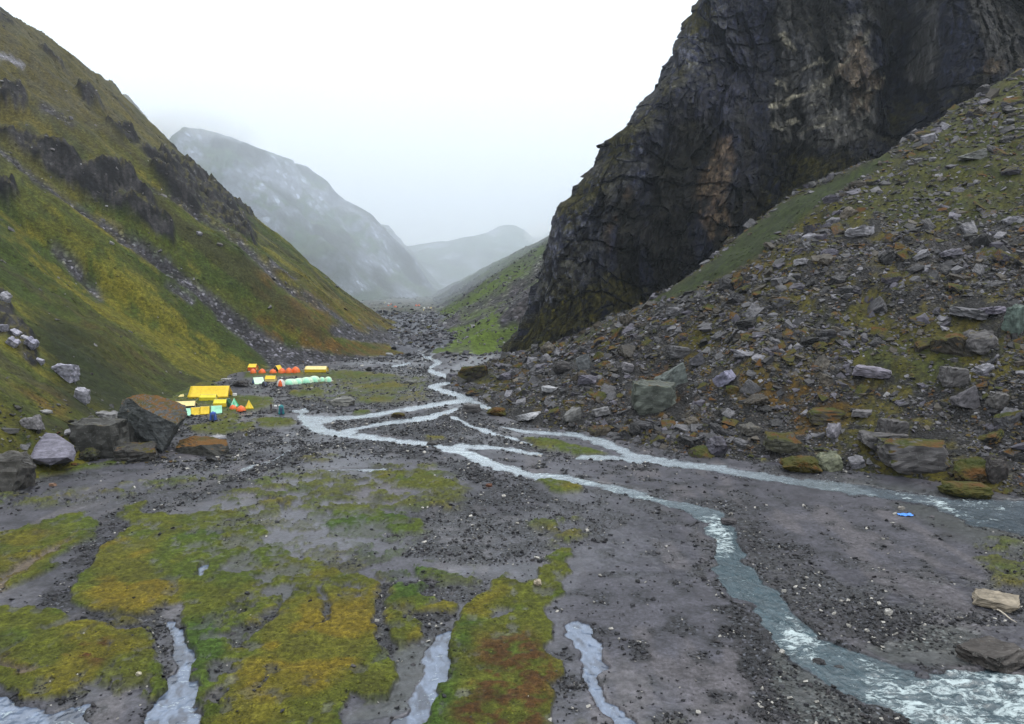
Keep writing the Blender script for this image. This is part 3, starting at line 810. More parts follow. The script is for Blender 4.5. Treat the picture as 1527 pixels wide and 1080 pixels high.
def c_far(X, Y, Z, NZ, P):
    n = fbm(X * .01, Y * .01, Z * .02, oct=5, seed=301)
    g = mixc(alb(70, 96, 66), alb(98, 112, 66), sstep(-.3, .3, n))
    r = mixc(alb(8, 12, 26), alb(170, 176, 196), sstep(-.3, .5, fbm(X * .014, Y * .014, Z * .025, oct=6, seed=303)))
    return mixc(g, r, np.clip(sstep(.74, .6, NZ) * .8 + sstep(-.05, .3, n) * .8, 0, 1))
S_m1 = far_sheet("far_mountain", -.62, -.03, 300, 880, 2600, 240, [(-420, 900), (-215, 1080), (-150, 1260), (-128, 1400), (-170, 1560), (-300, 2600)], -1, .98,
    [(60,300),(236,226),(255,205),(272,190),(300,192),(340,203),(380,218),(420,233),(450,244),(470,256),(490,272),(500,286),(515,298),(540,312),(565,326),(590,340),(612,356),(630,370),(645,382),(655,395),(661,408),(663,425),(668,450),(690,480)],
    311, 26, c_far, 'hazy blue mountain with grey bluffs at the head of the valley')
S_m2 = far_sheet("farther_spur", -.30, .02, 140, 1700, 3000, 120, [(-230, 1720), (-175, 1900), (-190, 2200), (-300, 3000)], -1, .95,
    [(540,330),(575,336),(600,342),(622,350),(640,358),(650,372),(656,395),(668,430),(700,470)], 321, 30, c_far, 'pale rocky spur fading into mist behind the blue mountain')
S_m3 = far_sheet("distant_ridge", -.30, .25, 200, 2300, 4600, 140, [(-1500, 2320), (-600, 2400), (300, 2500), (1500, 2600)], 1, .30,
    [(520,380),(600,368),(640,362),(668,358),(690,354),(712,351),(728,345),(742,337),(756,333),(772,336),(782,342),(792,352),(810,356),(840,352),(900,340),(1000,320)],
    331, 60, c_far, 'faint blue ridge closing the valley under the cloud', toe=60) if False else None
# the distant ridge spans the valley, so its foot runs across it
S = Sheet(np.linspace(-.32, .25, 220), np.geomspace(2250, 4800, 130)); X, Y = S.X, S.YY
yy = Y - 2350 - fbm(X * .002, Y * .001, oct=3, seed=333) * 120
Zp = floor_base(X, Y) + .26 * np.maximum(yy, 0) + sstep(0, 300, yy) * (ridged(X * .003, Y * .003, oct=5, seed=335) * 55)
Zc, Yk = silhouette_clip(S, [(480,392),(600,368),(640,362),(668,358),(690,354),(712,351),(728,345),(742,337),(756,333),(772,336),(782,342),(792,352),(810,356),(840,352),(900,340),(1000,320)], Zp, back=.2)
S.Z = Zc
NX, NY, NZ = grid_normals(X, Y, S.Z)
C = c_far(X, Y, S.Z, NZ, None)
me = np_mesh("distant_ridge", np.stack([X, Y, S.Z], -1).reshape(-1, 3), grid_faces(*X.shape)); add_col(me, 'col', C.reshape(-1, 3)); add_f(me, 'stone', NZ * 0 + .3); add_f(me, 'wet', NZ * 0)
me.materials.append(M_far); o = bpy.data.objects.new("distant_ridge", me); col.objects.link(o); tag(o, kind='structure', label='faint blue ridge closing the valley under the cloud')
S = Sheet(np.linspace(-.02, .3, 120), np.geomspace(1700, 3000, 90)); X, Y = S.X, S.YY
dd_ = X - (-40 + (Y - 1700) * -.12)
Zp = floor_base(X, Y) + np.where(dd_ > 0, .6 * dd_, -5) + sstep(0, 80, dd_) * ridged(X * .01, Y * .006, oct=4, seed=341) * 14
Zc, Yk = silhouette_clip(S, [(700,430),(745,395),(770,378),(790,364),(806,352),(822,344),(850,325),(950,260)], Zp, back=.25)
S.Z = Zc; NX, NY, NZ = grid_normals(X, Y, Zc)
me = np_mesh("misty_side_ridge", np.stack([X, Y, S.Z], -1).reshape(-1, 3), grid_faces(*X.shape, keep=S.Z > floor_base(X, Y) - 4)); add_col(me, 'col', c_far(X, Y, Zc, NZ, None).reshape(-1, 3)); add_f(me, 'stone', NZ * 0 + .3); add_f(me, 'wet', NZ * 0)
me.materials.append(M_far); o = bpy.data.objects.new("misty_side_ridge", me); col.objects.link(o); tag(o, kind='structure', label='misty blue ridge showing just behind the green slope')

# ------------------------------------------------------------------ the boulder slope on the right
S_tal = Sheet(np.concatenate([np.linspace(-.09, .92, 500), np.linspace(.94, 2.6, 50)]), np.geomspace(45, 430, 480))
X, Y = S_tal.X, S_tal.YY
fpx = [(1750,770),(1640,757),(1527,742),(1430,722),(1300,706),(1180,692),(1100,686),(1000,674),(930,657),(880,645),(800,638),(752,622),(725,600),(690,582),(668,566),(690,552),(735,543),(760,536)]
FX, FY = ground(np.array([p[0] for p in fpx], float), np.array([p[1] for p in fpx], float))
FX = np.concatenate([[120, 104], FX, [25, 120]]); FY = np.concatenate([[0, 55], FY, [355, 470]])
def tal_d(X, Y):
    d = np.full(np.shape(X), 1e9)
    for i in range(len(FX) - 1):
        ax, ay, bx, by = FX[i], FY[i], FX[i + 1], FY[i + 1]
        L = math.hypot(bx - ax, by - ay); ux, uy = (bx - ax) / L, (by - ay) / L
        s_ = np.clip((X - ax) * ux + (Y - ay) * uy, 0, L)
        d = np.minimum(d, np.hypot(X - ax - ux * s_, Y - ay - uy * s_))
    PX = np.concatenate([FX, [900, 900]]); PY = np.concatenate([FY, [470, 0]])
    ins = np.zeros(np.shape(X), bool); n = len(PX)
    for i in range(n):
        ax, ay, bx, by = PX[i], PY[i], PX[(i + 1) % n], PY[(i + 1) % n]
        if ay == by: continue
        ins ^= ((ay > Y) != (by > Y)) & (X < (bx - ax) * (Y - ay) / (by - ay) + ax)
    return np.where(ins, d, -d)
d = tal_d(X, Y)
dp = np.maximum(d, 0)
toe = 14.0
Zp = .63 * (np.sqrt(dp ** 2 + toe ** 2) - toe) + 1.2 * sstep(0, 4, d)
Zp = np.where(d < 0, np.maximum(-3, d * .4) - .12, Zp)
sil_tal = [(640,545),(700,548),(745,537),(770,530),(800,520),(855,502),(911,474),(961,452),(1000,428),(1041,402),(1086,362),(1130,330),(1162,303),(1210,275),(1262,251),(1312,233),(1363,200),(1433,154),(1480,128),(1527,103),(1650,25),(1900,-130)]
Zc, Yk = silhouette_clip(S_tal, sil_tal, Zp, back=.12)
inl = sstep(0, 12, d)
Zn = inl * (fbm(X * .03, Y * .03, oct=4, seed=401) * 2.0 + fbm(X * .12, Y * .12, oct=4, seed=403) * 1.0 + fbm(X * .6, Y * .6, oct=3, seed=405) * .28)
Z = Zc + Zn * np.where(Y > Yk[None, :], .3, sstep(0, 30, Yk[None, :] - Y) * .7 + .3)
S_tal.Z = Z
NX, NY, NZ = grid_normals(X, Y, Z)
px, py, dd = proj(X, Y, Z)
strip = Map().poly([(850,508),(961,452),(1041,402),(1162,303),(1312,233),(1330,225),(1325,243),(1240,296),(1205,320),(1110,400),(1041,434),(930,472),(870,510)]).blur(4).at(px, py)
grassy = Map().poly([(1330,215),(1560,70),(1700,60),(1700,380),(1400,340),(1290,330),(1220,330)], .8).poly([(1100,410),(1180,350),(1280,330),(1250,400),(1150,450)], .35)
grassy.poly([(1240,520),(1380,500),(1450,540),(1390,580),(1260,550)], .6).poly([(1180,460),(1320,440),(1340,480),(1220,500)], .4).poly([(680,560),(760,545),(800,560),(740,590),(690,580)], .7).blur(16)
grassy = grassy.at(px, py)
rusty = Map().poly([(700,560),(980,520),(1100,580),(1250,600),(1200,680),(950,640),(760,600)], .6).poly([(960,450),(1130,370),(1130,420),(1000,480)], .6).poly([(1050,560),(1300,560),(1250,640),(1050,640)], .4).blur(18).at(px, py)
nA = fbm(X * .05, Y * .05, Z * .05, oct=5, seed=411); nB = fbm(X * .35, Y * .35, Z * .3, oct=4, seed=413); nC = fbm(X * 1.6, Y * 1.6, oct=2, seed=415)
m_veg = np.clip(sstep(-.15, .35, nA * .8 + nB * .6 + grassy * .9 - .12) + strip, 0, 1)
cv = mixc(alb(62, 64, 26), alb(84, 78, 28), sstep(-.3, .3, nB))
cv = mixc(cv, alb(94, 60, 26), np.clip(rusty * sstep(-.3, .3, nA + nC * .3) * 1.5, 0, 1))
cv = mixc(cv, alb(58, 70, 26), np.clip(grassy * .6, 0, 1)); cv = mixc(cv, alb(50, 62, 20), strip)
cv = cv * (1 + .45 * nC)[..., None]
cr = mixc(alb(32, 32, 34), alb(62, 61, 62), sstep(-.4, .5, nB + nC * .4))
C = mixc(cr, cv, m_veg)
rock_density_tal = (1 - strip) * (1 - .78 * np.clip(grassy, 0, 1)) * (1 - .42 * m_veg)
COLT = C
keepm = Z > -2.2
Fq = grid_faces(*X.shape, keep=keepm)
V, Fq, cc_, st_ = compact(np.stack([X, Y, Z], -1).reshape(-1, 3), Fq, np.clip(C, .006, .8).reshape(-1, 3), (1 - m_veg).reshape(-1))
me = np_mesh("boulder_slope", V, Fq); add_col(me, 'col', cc_); add_f(me, 'stone', st_); add_f(me, 'wet', st_ * .2)
me.materials.append(land_material("talus_moss_and_earth", 1.6, 2.2, .18))
o = bpy.data.objects.new("boulder_slope", me); col.objects.link(o)
tag(o, kind='structure', label='mossy slope of fallen rock below the dark cliff')
TAL = dict(S=S_tal, dens=rock_density_tal, veg=m_veg, grassy=grassy, d=d)

# ------------------------------------------------------------------ the dark cliff
sil_cl = [(735,545),(748,522),(768,500),(784,470),(790,440),(800,420),(808,395),(815,365),(820,345),(824,322),(830,306),(850,290),(856,270),(872,250),(888,236),(893,205),(910,196),(935,175),(950,150),(965,130),(985,102),(992,75),(1005,58),(1018,30),(1035,0),(1075,-70),(1130,-150),(1200,-230)]
LEAN, Y0c = .30, 318.0
a_, t_ = ray(np.array([p[0] for p in sil_cl], float), np.array([p[1] for p in sil_cl], float))
Yc = (Y0c + LEAN * CH) / (1 - LEAN * t_)
zc = CH + t_ * Yc; xc = a_ * Yc
o_ = np.argsort(zc); zc, xc = zc[o_], xc[o_]
NZR, NSC = 400, 600
zrow = np.linspace(-4, 205, NZR)
sval = np.concatenate([-np.geomspace(200, 1.5, 70), np.linspace(-1.2, 250, 480), np.linspace(252, 420, 50)])
ZR, SV = np.meshgrid(zrow, sval, indexing='ij')
XC = np.interp(ZR, zc, xc)
YC = Y0c + LEAN * ZR
# rounded arete: front face runs right and slightly towards the camera, the hidden side runs back up the valley
r0 = 10.0
sp = np.sqrt(np.maximum(SV, 0) ** 2 + r0 ** 2) - r0; sn = np.sqrt(np.maximum(-SV, 0) ** 2 + r0 ** 2) - r0
fr = np.array([1.0, -.20]); fr /= np.hypot(*fr); bk = np.array([.30, 1.0]); bk /= np.hypot(*bk)
along = np.where(SV > 0, SV, 0)
X = XC + sp * fr[0] + sn * bk[0]
Y = YC + sp * fr[1] + sn * bk[1] + 4 * np.exp(-(SV / 14) ** 2) * 0
# outward normal of the smooth face
onx = np.where(SV > 0, -.19, -.95); ony = np.where(SV > 0, -.95, .25)
w_ = sstep(-20, 20, SV); onx = -.95 * (1 - w_) - .17 * w_; ony = .2 * (1 - w_) - .95 * w_
L = np.hypot(onx, ony); onx /= L; ony /= L
px, py, dd = proj(X, Y, ZR)
u = X + .9 * np.minimum(SV, 0); v = ZR
wv = v + 5 * fbm(u * .03, v * .03, oct=3, seed=501)
# big buttresses, slanting joints and chipped ledges
q = fbm(u * .04, v * .03, oct=3, seed=502)
r1, r2 = math.cos(.16), math.sin(.16)                 # joints lean: the rock is split along steep slanting planes
uu = u * r1 - v * r2; vv = u * r2 + v * r1
D = fbm(u * .016, v * .006, oct=2, seed=503) * 9
f1, cvv = facets(uu / 24 + q * .3, vv / 85 + q * .2, 513, 1.6, .9); D += f1 * 7.0
f2, cv1 = facets(uu / 8.5 + q * .3, vv / 28, 515, 1.6, .9); D += f2 * 3.2
f3, cv2 = facets(uu / 3.2, vv / 9, 517, 1.4, .9); D += f3 * 2.0
f4, cv3 = facets(uu / 1.5, vv / 2.2, 519, 1.2, 1.0); D += f4 * .85
D += ridged(uu * .05, vv * .010, oct=3, seed=505) * 3.2 + fbm(u * .4, v * .25, oct=3, seed=509) * .45
ledge = (wv / 13 + .12 * u / 13 + .6 * q) % 1.0
D += (ledge ** 3) * -1.8 * sstep(.0, .5, fbm(u * .02, v * .03, oct=3, seed=521))
def G(cx, cy, rx, ry, rot=0.0):
    dx, dy = px - cx, py - cy
    c_, s_ = math.cos(rot), math.sin(rot)
    return np.exp(-(((dx * c_ + dy * s_) / rx) ** 2 + ((-dx * s_ + dy * c_) / ry) ** 2))
D -= 17 * G(1322, 110, 24, 150, .06)          # the dark chimney
D += 9 * G(1395, 60, 42, 150, .05)            # buttress right of it
D -= 14 * G(1135, 330, 40, 90, .15)            # black recess
D += 8 * G(1060, 270, 36, 150, .1)            # pale-streaked pillar
D += 5 * G(980, 130, 70, 120, .6)
D -= 6 * G(940, 430, 50, 40)
D -= 6 * G(1278, 190, 16, 10) + 3 * G(1300, 193, 8, 6)   # small cave
D -= 5 * G(1165, 230, 14, 70)
D += 4 * G(860, 440, 46, 60, .4)
edge = sstep(-6, 26, np.abs(SV))
D = D * (.24 + .76 * edge)
D -= np.where(SV < 12, np.exp(-((SV - 2) / 9) ** 2) * 1.5, 0)
X2 = X + onx * D; Y2 = Y + ony * D
Z2 = ZR + fbm(u * .3, v * .3, oct=2, seed=521) * .4
# keep the outline where the arete really runs: the relief above must not push it out over the valley
_px, _py, _dd = proj(X2, Y2, Z2)
near_ = (sval > -40) & (sval < 40)
have = _px[:, near_].min(1); want = np.interp(_py[:, near_].mean(1), [q_[1] for q_ in sil_cl][::-1], [q_[0] for q_ in sil_cl][::-1])
sh_ = (want - have); sh_ = np.convolve(np.pad(sh_, 14, mode='edge'), np.ones(29) / 29, 'valid')
X2 = X2 + (sh_ * _dd[:, near_].mean(1) / F)[:, None]
# the top leans back into a shoulder instead of ending in the air
NX, NY, NZ = grid_normals(X2, Y2, Z2)
sgn = np.where(NY * ony + NX * onx > 0, 1, -1); NZ = NZ * sgn
px, py, dd = proj(X2, Y2, Z2)
qx = px + fbm(u * .08, v * .08, oct=3, seed=531) * 10; qy = py + fbm(u * .08, v * .08, oct=3, seed=533) * 10
pale = Map()
pale.poly([(1150,140),(1210,120),(1240,110),(1245,30),(1300,20),(1305,100),(1312,200),(1250,215),(1160,210),(1148,180)], .55)
pale.poly([(1155,0),(1200,0),(1230,60),(1240,110),(1160,130),(1165,60)], .35).poly([(1360,0),(1400,0),(1400,110),(1370,135),(1345,110),(1360,60)], .42).poly([(1440,0),(1527,0),(1700,0),(1700,60),(1480,110),(1470,60)], .35)
veins = Map()
for S_ in ([(1150,158,8),(1190,145,9),(1240,120,8)], [(1247,110,8),(1270,85,9),(1295,50,7)], [(1270,165,7),(1300,135,6),(1320,115,4)], [(1195,200,5),(1250,175,6)], [(1210,155,4),(1240,170,4)], [(1165,55,8),(1180,70,9)], [(1230,90,4),(1200,100,5)], [(1160,120,4),(1175,135,4)], [(1150,185,6),(1165,190,8),(1185,182,6)]): veins.stroke(S_, 1.0)

pale.blur(2)
tan = Map().poly([(1070,205),(1095,205),(1100,235),(1090,300),(1088,345),(1050,350),(1040,300),(1045,270),(1062,250)], .9).poly([(930,288),(945,280),(942,298),(932,305)]).poly([(910,320),(918,330),(905,375),(900,380),(902,350)], .8)
tan.poly([(1245,100),(1290,50),(1300,110),(1318,120),(1300,170),(1265,165),(1250,115)], .75).poly([(1480,80),(1495,85),(1500,110),(1475,120)], .8).blur(2)
blue = Map().poly([(1000,40),(1060,0),(1140,0),(1150,120),(1100,180),(1030,170),(960,170)], .9).poly([(940,150),(1000,70),(1040,120),(980,230),(880,300)], .5).blur(14)
mossy = Map().poly([(850,440),(910,405),(960,420),(960,470),(870,500),(800,510),(790,480)], .7).poly([(930,180),(900,215),(880,240),(900,240),(950,210)], .8).poly([(1160,220),(1260,225),(1310,235),(1300,250),(1200,300),(1100,340)], .55)
mossy.poly([(1320,150),(1400,140),(1527,80),(1400,170),(1320,230)], .45).poly([(1010,40),(1050,10),(1070,20),(1030,60)], .6).poly([(830,300),(870,260),(900,280),(850,330)], .5).poly([(740,530),(800,470),(860,500),(800,540)], .5).poly([(1340,0),(1360,0),(1350,60),(1335,80)], .5).blur(9)
k1 = fbm(u * .12, v * .04, oct=5, seed=541); k2 = fbm(u * .6, v * .5, oct=3, seed=543)
C = mixc(alb(11, 13, 21), alb(37, 42, 64), sstep(-.5, .6, k1 + (cv1 - .5) * .7 + (cv2 - .5) * .5 + k2 * .3))
C = mixc(C, alb(52, 56, 84), blue.at(qx, qy) * .75)
C = mixc(C, alb(196, 190, 168), np.clip(veins.at(px + fbm(u * .3, v * .3, oct=2, seed=561) * 5, py + fbm(u * .3, v * .3, oct=2, seed=563) * 4), 0, 1) * sstep(-1.0, -.4, k2))
C = mixc(C, alb(112, 111, 108), 1.4 * np.clip(pale.at(qx * .3 + px * .7, qy * .5 + py * .5), 0, .7) * sstep(-.6, .3, k2 + k1 + (cv2 - .5)))
C = mixc(C, alb(140, 118, 96), .85 * np.clip(tan.at(qx, qy), 0, 1) * sstep(-.7, .3, k2 + k1) * .85)
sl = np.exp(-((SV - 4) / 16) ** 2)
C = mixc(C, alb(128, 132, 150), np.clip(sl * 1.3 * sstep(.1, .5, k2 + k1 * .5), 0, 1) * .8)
seep = sstep(.55, .9, fbm(u * .35, v * .02, oct=3, seed=547)); C = mixc(C, alb(20, 20, 26), seep * .7)
mm = np.clip(sstep(.30, .5, NZ + .3 * k2 + .55 * mossy.at(qx, qy) - .12) * (.25 + 1.1 * mossy.at(qx, qy) + .6 * sl), 0, 1)
C = mixc(C, mixc(alb(62, 62, 30), alb(82, 78, 28), sstep(-.3, .3, k2)), mm * .9)
# seal the top with a few rows that run back over the shoulder
rows = [np.stack([X2, Y2, Z2], -1)]
top = rows[0][-1]
ext = []
for i in range(1, 13):
    b = i * 10.0
    ext.append(np.stack([top[:, 0] + .25 * b, top[:, 1] + b, top[:, 2] + 28 * (1 - math.exp(-b / 60))], -1))
P = np.concatenate([rows[0], np.array(ext)], 0)
Cx = np.concatenate([C, np.repeat(C[-1:], 12, 0)], 0); Mx = np.concatenate([mm, np.repeat(mm[-1:], 12, 0)], 0)
me = np_mesh("dark_cliff", P.reshape(-1, 3), grid_faces(*P.shape[:2]), smooth=False)
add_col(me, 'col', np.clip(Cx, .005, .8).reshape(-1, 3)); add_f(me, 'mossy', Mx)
t = NT("dark_cliff_schist"); p = t.pos()
c = t.attr('col').outputs['Color']; ms = t.attr('mossy').outputs['Fac']
mp = t.mapping(p, (.55, .55, .15)); n1 = t.noise(1.0, 8, .68, mp, 0); n2 = t.noise(1.6, 5, .65, p)
cr_ = t.ramp(n1, [(.32, .30), (.48, .8), (.60, 1.6), (.68, 3.6)])
crk = t.voro(.22, t.mapping(p, (1, 1, .4)), 'DISTANCE_TO_EDGE')
cr_ = t.mix(1.0, cr_, t.ramp(crk, [(0, .25), (.05, .9), (.2, 1.05)]), 'MULTIPLY')
base = t.mix(1.0, t.mix(1.0, c, cr_, 'MULTIPLY'), t.ramp(n2, [(.3, .75), (.7, 1.25)]), 'MULTIPLY')
h = t.math('ADD', n1, t.math('MULTIPLY', n2, .6))
t.bsdf(base, t.math('ADD', .55, t.math('MULTIPLY', ms, .4)), t.bump(h, 1.0, 1.3), .14)
me.materials.append(t.m)
o = bpy.data.objects.new("dark_cliff", me); col.objects.link(o)
tag(o, kind='structure', label='towering dark wet rock cliff above the boulder slope')

# ------------------------------------------------------------------ where a line of sight meets the land
def land_z(x, y):
    return np.maximum(np.maximum(S_floor.z(x, y), S_left.z(x, y)), np.maximum(S_tal.z(x, y), S_fr.z(x, y)))
_ys = np.geomspace(38, 1800, 1500)
def hit(px, py):
    a, t = ray(px, py)
    z = land_z(a * _ys, _ys)
    below = (CH + t * _ys) < z
    i = int(np.argmax(below)) if below.any() else len(_ys) - 1
    y0, y1 = _ys[max(i - 1, 0)], _ys[i]
    for _ in range(14):
        ym = (y0 + y1) / 2
        if CH + t * ym < land_z(a * ym, ym): y1 = ym
        else: y0 = ym
    return float(a * y1), float(y1), float(land_z(a * y1, y1))
def m_per_px(x, y, z): return (y * CP - (z - CH) * SP) / F

# ------------------------------------------------------------------ rocks
def hull_mesh(name, pts, cuts=0, disp=0.0, seed=0, layered=0.0, smooth=False, fine=1.0):
    bm = bmesh.new()
    for p in pts: bm.verts.new(p)
    r = bmesh.ops.convex_hull(bm, input=bm.verts[:])
    junk = list({g for g in r['geom_interior'] + r['geom_unused'] if isinstance(g, bmesh.types.BMVert) and g.is_valid})
    if junk: bmesh.ops.delete(bm, geom=junk, context='VERTS')
    if cuts:
        for _ in range(cuts):
            bmesh.ops.subdivide_edges(bm, edges=bm.edges[:], cuts=1, use_grid_fill=True)
            bmesh.ops.triangulate(bm, faces=bm.faces[:])
        co = np.array([v.co[:] for v in bm.verts]); bm.normal_update(); no = np.array([v.normal[:] for v in bm.verts])
        ext = np.ptp(co, axis=0).mean()
        q = co / ext * fine
        n = ridged(q[:, 0] * 3 + seed, q[:, 1] * 3, q[:, 2] * 3, oct=4, seed=seed) * .7 + fbm(q[:, 0] * 9, q[:, 1] * 9 + seed, q[:, 2] * 9, oct=3, seed=seed + 5) * .35
        lay = np.floor(q[:, 2] * 9 + fbm(q[:, 0] * 2, q[:, 1] * 2, oct=2, seed=seed + 8)); lr = _h(lay.astype(np.int64), lay.astype(np.int64) * 0, lay.astype(np.int64) * 0, seed)
        co = co + no * ((n - .35) * disp * ext)[:, None]
        co[:, :2] *= (1 + (lr - .5) * layered)[:, None]
        for v, c in zip(bm.verts, co): v.co = c
    bmesh.ops.recalc_face_normals(bm, faces=bm.faces[:])
    me = bpy.data.meshes.new(name); bm.to_mesh(me); bm.free()
    me.polygons.foreach_set('use_smooth', np.full(len(me.polygons), smooth)); me.update()
    return me

def rock_points(r, kind, n):
    """unit-sized cloud of corner points: a block, a slab or a worn lump"""
    p = r.uniform(-1, 1, (n, 3))
    if kind == 'block':
        p = np.sign(p) * np.abs(p) ** .55; p /= (np.linalg.norm(p, axis=1)[:, None] / 1.3) ** .45; p[:, 2] *= .85
        p[:, 0] += .25 * p[:, 2] * r.uniform(-1, 1); p[:, 1] += .25 * p[:, 2] * r.uniform(-1, 1)
    elif kind == 'slab':
        p = np.sign(p) * np.abs(p) ** .4; p[:, 2] *= r.uniform(.25, .4); th = r.uniform(0, 6)
        c, s = math.cos(th), math.sin(th); q = p[:, :2] @ np.array([[c, s], [-s, c]]); p[:, 0] = q[:, 0]; p[:, 1] = q[:, 1] * r.uniform(.6, .85)
    elif kind == 'wedge':
        p = np.sign(p) * np.abs(p) ** .4; p[:, 2] *= (.35 + .5 * (p[:, 0] + 1) / 2); p[:, 1] *= .8
    else:
        p /= np.linalg.norm(p, axis=1)[:, None] ** .7; p[:, 2] *= .75
    m = np.abs(p).max(0); p = p / m * np.array([1, 1, m[2]])
    return p * .5
KINDS = ['block', 'slab', 'wedge', 'slab', 'lump']
M_rock_obj = rock_material("boulder_rock", 'OBJECT', 1.2)
M_rock_inst = rock_material("loose_stone_rock", 'INSTANCER', 1.2, strata=.6)
r_ = np.random.default_rng(11)
boulder_pool = []
for i in range(20):
    k = KINDS[i % 5]
    me = hull_mesh("boulder", rock_points(r_, k, 26 if k != 'lump' else 40), cuts=3, disp=.10, seed=100 + i, layered=.08)
    me.materials.append(M_rock_obj); boulder_pool.append((k, me))
stone_protos = bpy.data.collections.new("stone_shapes")
for i in range(12):
    k = KINDS[i % 5]
    me = hull_mesh("stone_shape", rock_points(r_, k, 12 if k != 'lump' else 16), cuts=0)
    me.materials.append(M_rock_inst)
    stone_protos.objects.link(bpy.data.objects.new("stone_shape", me))
big_protos = bpy.data.collections.new("big_stone_shapes")
for i in range(10):
    k = KINDS[i % 5]
    me = hull_mesh("stone_shape_large", rock_points(r_, k, 18), cuts=1, disp=.09, seed=300 + i, layered=.08)
    me.materials.append(M_rock_inst)
    big_protos.objects.link(bpy.data.objects.new("stone_shape_large", me))

gn_cache = {}
def stone_group(coll):
    if coll.name in gn_cache: return gn_cache[coll.name]
    g = bpy.data.node_groups.new("scatter_" + coll.name, 'GeometryNodeTree')
    g.interface.new_socket('Geometry', in_out='INPUT', socket_type='NodeSocketGeometry')
    g.interface.new_socket('Geometry', in_out='OUTPUT', socket_type='NodeSocketGeometry')
    N, L = g.nodes, g.links
    gi = N.new('NodeGroupInput'); go = N.new('NodeGroupOutput')
    ci = N.new('GeometryNodeCollectionInfo'); ci.inputs['Collection'].default_value = coll
    ci.inputs['Separate Children'].default_value = True; ci.inputs['Reset Children'].default_value = True
    ip = N.new('GeometryNodeInstanceOnPoints'); ip.inputs['Pick Instance'].default_value = True
    def na(name, t):
        n = N.new('GeometryNodeInputNamedAttribute'); n.data_type = t; n.inputs['Name'].default_value = name
        return [o for o in n.outputs if o.enabled and o.name == 'Attribute'][0]
    e = N.new('FunctionNodeEulerToRotation')
    L.new(na('rot', 'FLOAT_VECTOR'), e.inputs[0]); L.new(e.outputs[0], ip.inputs['Rotation'])
    L.new(na('scl', 'FLOAT_VECTOR'), ip.inputs['Scale']); L.new(na('pick', 'INT'), ip.inputs['Instance Index'])
    mp = N.new('GeometryNodeMeshToPoints'); L.new(gi.outputs[0], mp.inputs['Mesh'])
    L.new(mp.outputs[0], ip.inputs['Points']); L.new(ci.outputs[0], ip.inputs['Instance']); L.new(ip.outputs[0], go.inputs[0])
    gn_cache[coll.name] = g
    return g

def euler_on_slope(nx, ny, nz, spin, tx, ty):
    """rotation (spin about the upright, small random tilt, then laid on the slope) as XYZ Euler angles"""
    n = len(spin)
    def R(axis, a):
        c, s = np.cos(a), np.sin(a); M = np.zeros((n, 3, 3)); i, j = [(1, 2), (2, 0), (0, 1)][axis]; k = axis
        M[:, k, k] = 1; M[:, i, i] = c; M[:, j, j] = c; M[:, i, j] = -s; M[:, j, i] = s; return M
    zx = np.stack([nx, ny, nz], -1); zx /= np.linalg.norm(zx, axis=1)[:, None]
    xx = np.cross(np.tile([0, 1., 0], (n, 1)), zx); xx /= np.linalg.norm(xx, axis=1)[:, None]; yx = np.cross(zx, xx)
    T = np.stack([xx, yx, zx], -1)
    M = T @ R(0, tx) @ R(1, ty) @ R(2, spin)
    return np.stack([np.arctan2(M[:, 2, 1], M[:, 2, 2]), -np.arcsin(np.clip(M[:, 2, 0], -1, 1)), np.arctan2(M[:, 1, 0], M[:, 0, 0])], -1)

def scatter(name, P, rot, scl, tone, label, protos=None, kind='stuff'):
    me = bpy.data.meshes.new(name)
    me.vertices.add(len(P)); me.vertices.foreach_set('co', np.ascontiguousarray(P, np.float32).ravel())
    a = me.attributes.new('rot', 'FLOAT_VECTOR', 'POINT'); a.data.foreach_set('vector', np.ascontiguousarray(rot, np.float32).ravel())
    a = me.attributes.new('scl', 'FLOAT_VECTOR', 'POINT'); a.data.foreach_set('vector', np.ascontiguousarray(scl, np.float32).ravel())
    a = me.attributes.new('pick', 'INT', 'POINT'); a.data.foreach_set('value', r_.integers(0, 10, len(P)).astype(np.int32))
    a = me.attributes.new('tone', 'FLOAT_COLOR', 'POINT'); a.data.foreach_set('color', np.ascontiguousarray(tone, np.float32).ravel())
    o = bpy.data.objects.new(name, me); col.objects.link(o)
    m = o.modifiers.new("scatter", 'NODES'); m.node_group = stone_group(protos or stone_protos)
    tag(o, kind=kind, label=label); return o

def tones(n, base, var, p_white=.03, white=(150, 150, 152), moss=0.0, pm=0.0):
    """mostly one grey, some brown or lilac ones, a few pale ones; alpha says how mossy"""
    c = np.empty((n, 4)); k = r_.random(n); b = np.array([alb(*q) for q in base])
    c[:, :3] = b[r_.integers(0, len(b), n)] * np.exp(r_.normal(0, var, n))[:, None]
    w = r_.random(n) < p_white
    c[w, :3] = alb(*white) * r_.uniform(.6, 1.2, (int(w.sum()), 1))
    c[:, 3] = np.where(r_.random(n) < pm, moss, 0) * r_.uniform(.7, 1.2, n)
    return c

def slope_normal(S, x, y, e=1.2):
    zx = (S.z(x + e, y) - S.z(x - e, y)) / (2 * e); zy = (S.z(x, y + e) - S.z(x, y - e)) / (2 * e)
    n = np.stack([-zx, -zy, np.ones_like(zx)], -1); n /= np.linalg.norm(n, axis=-1)[:, None]; return n

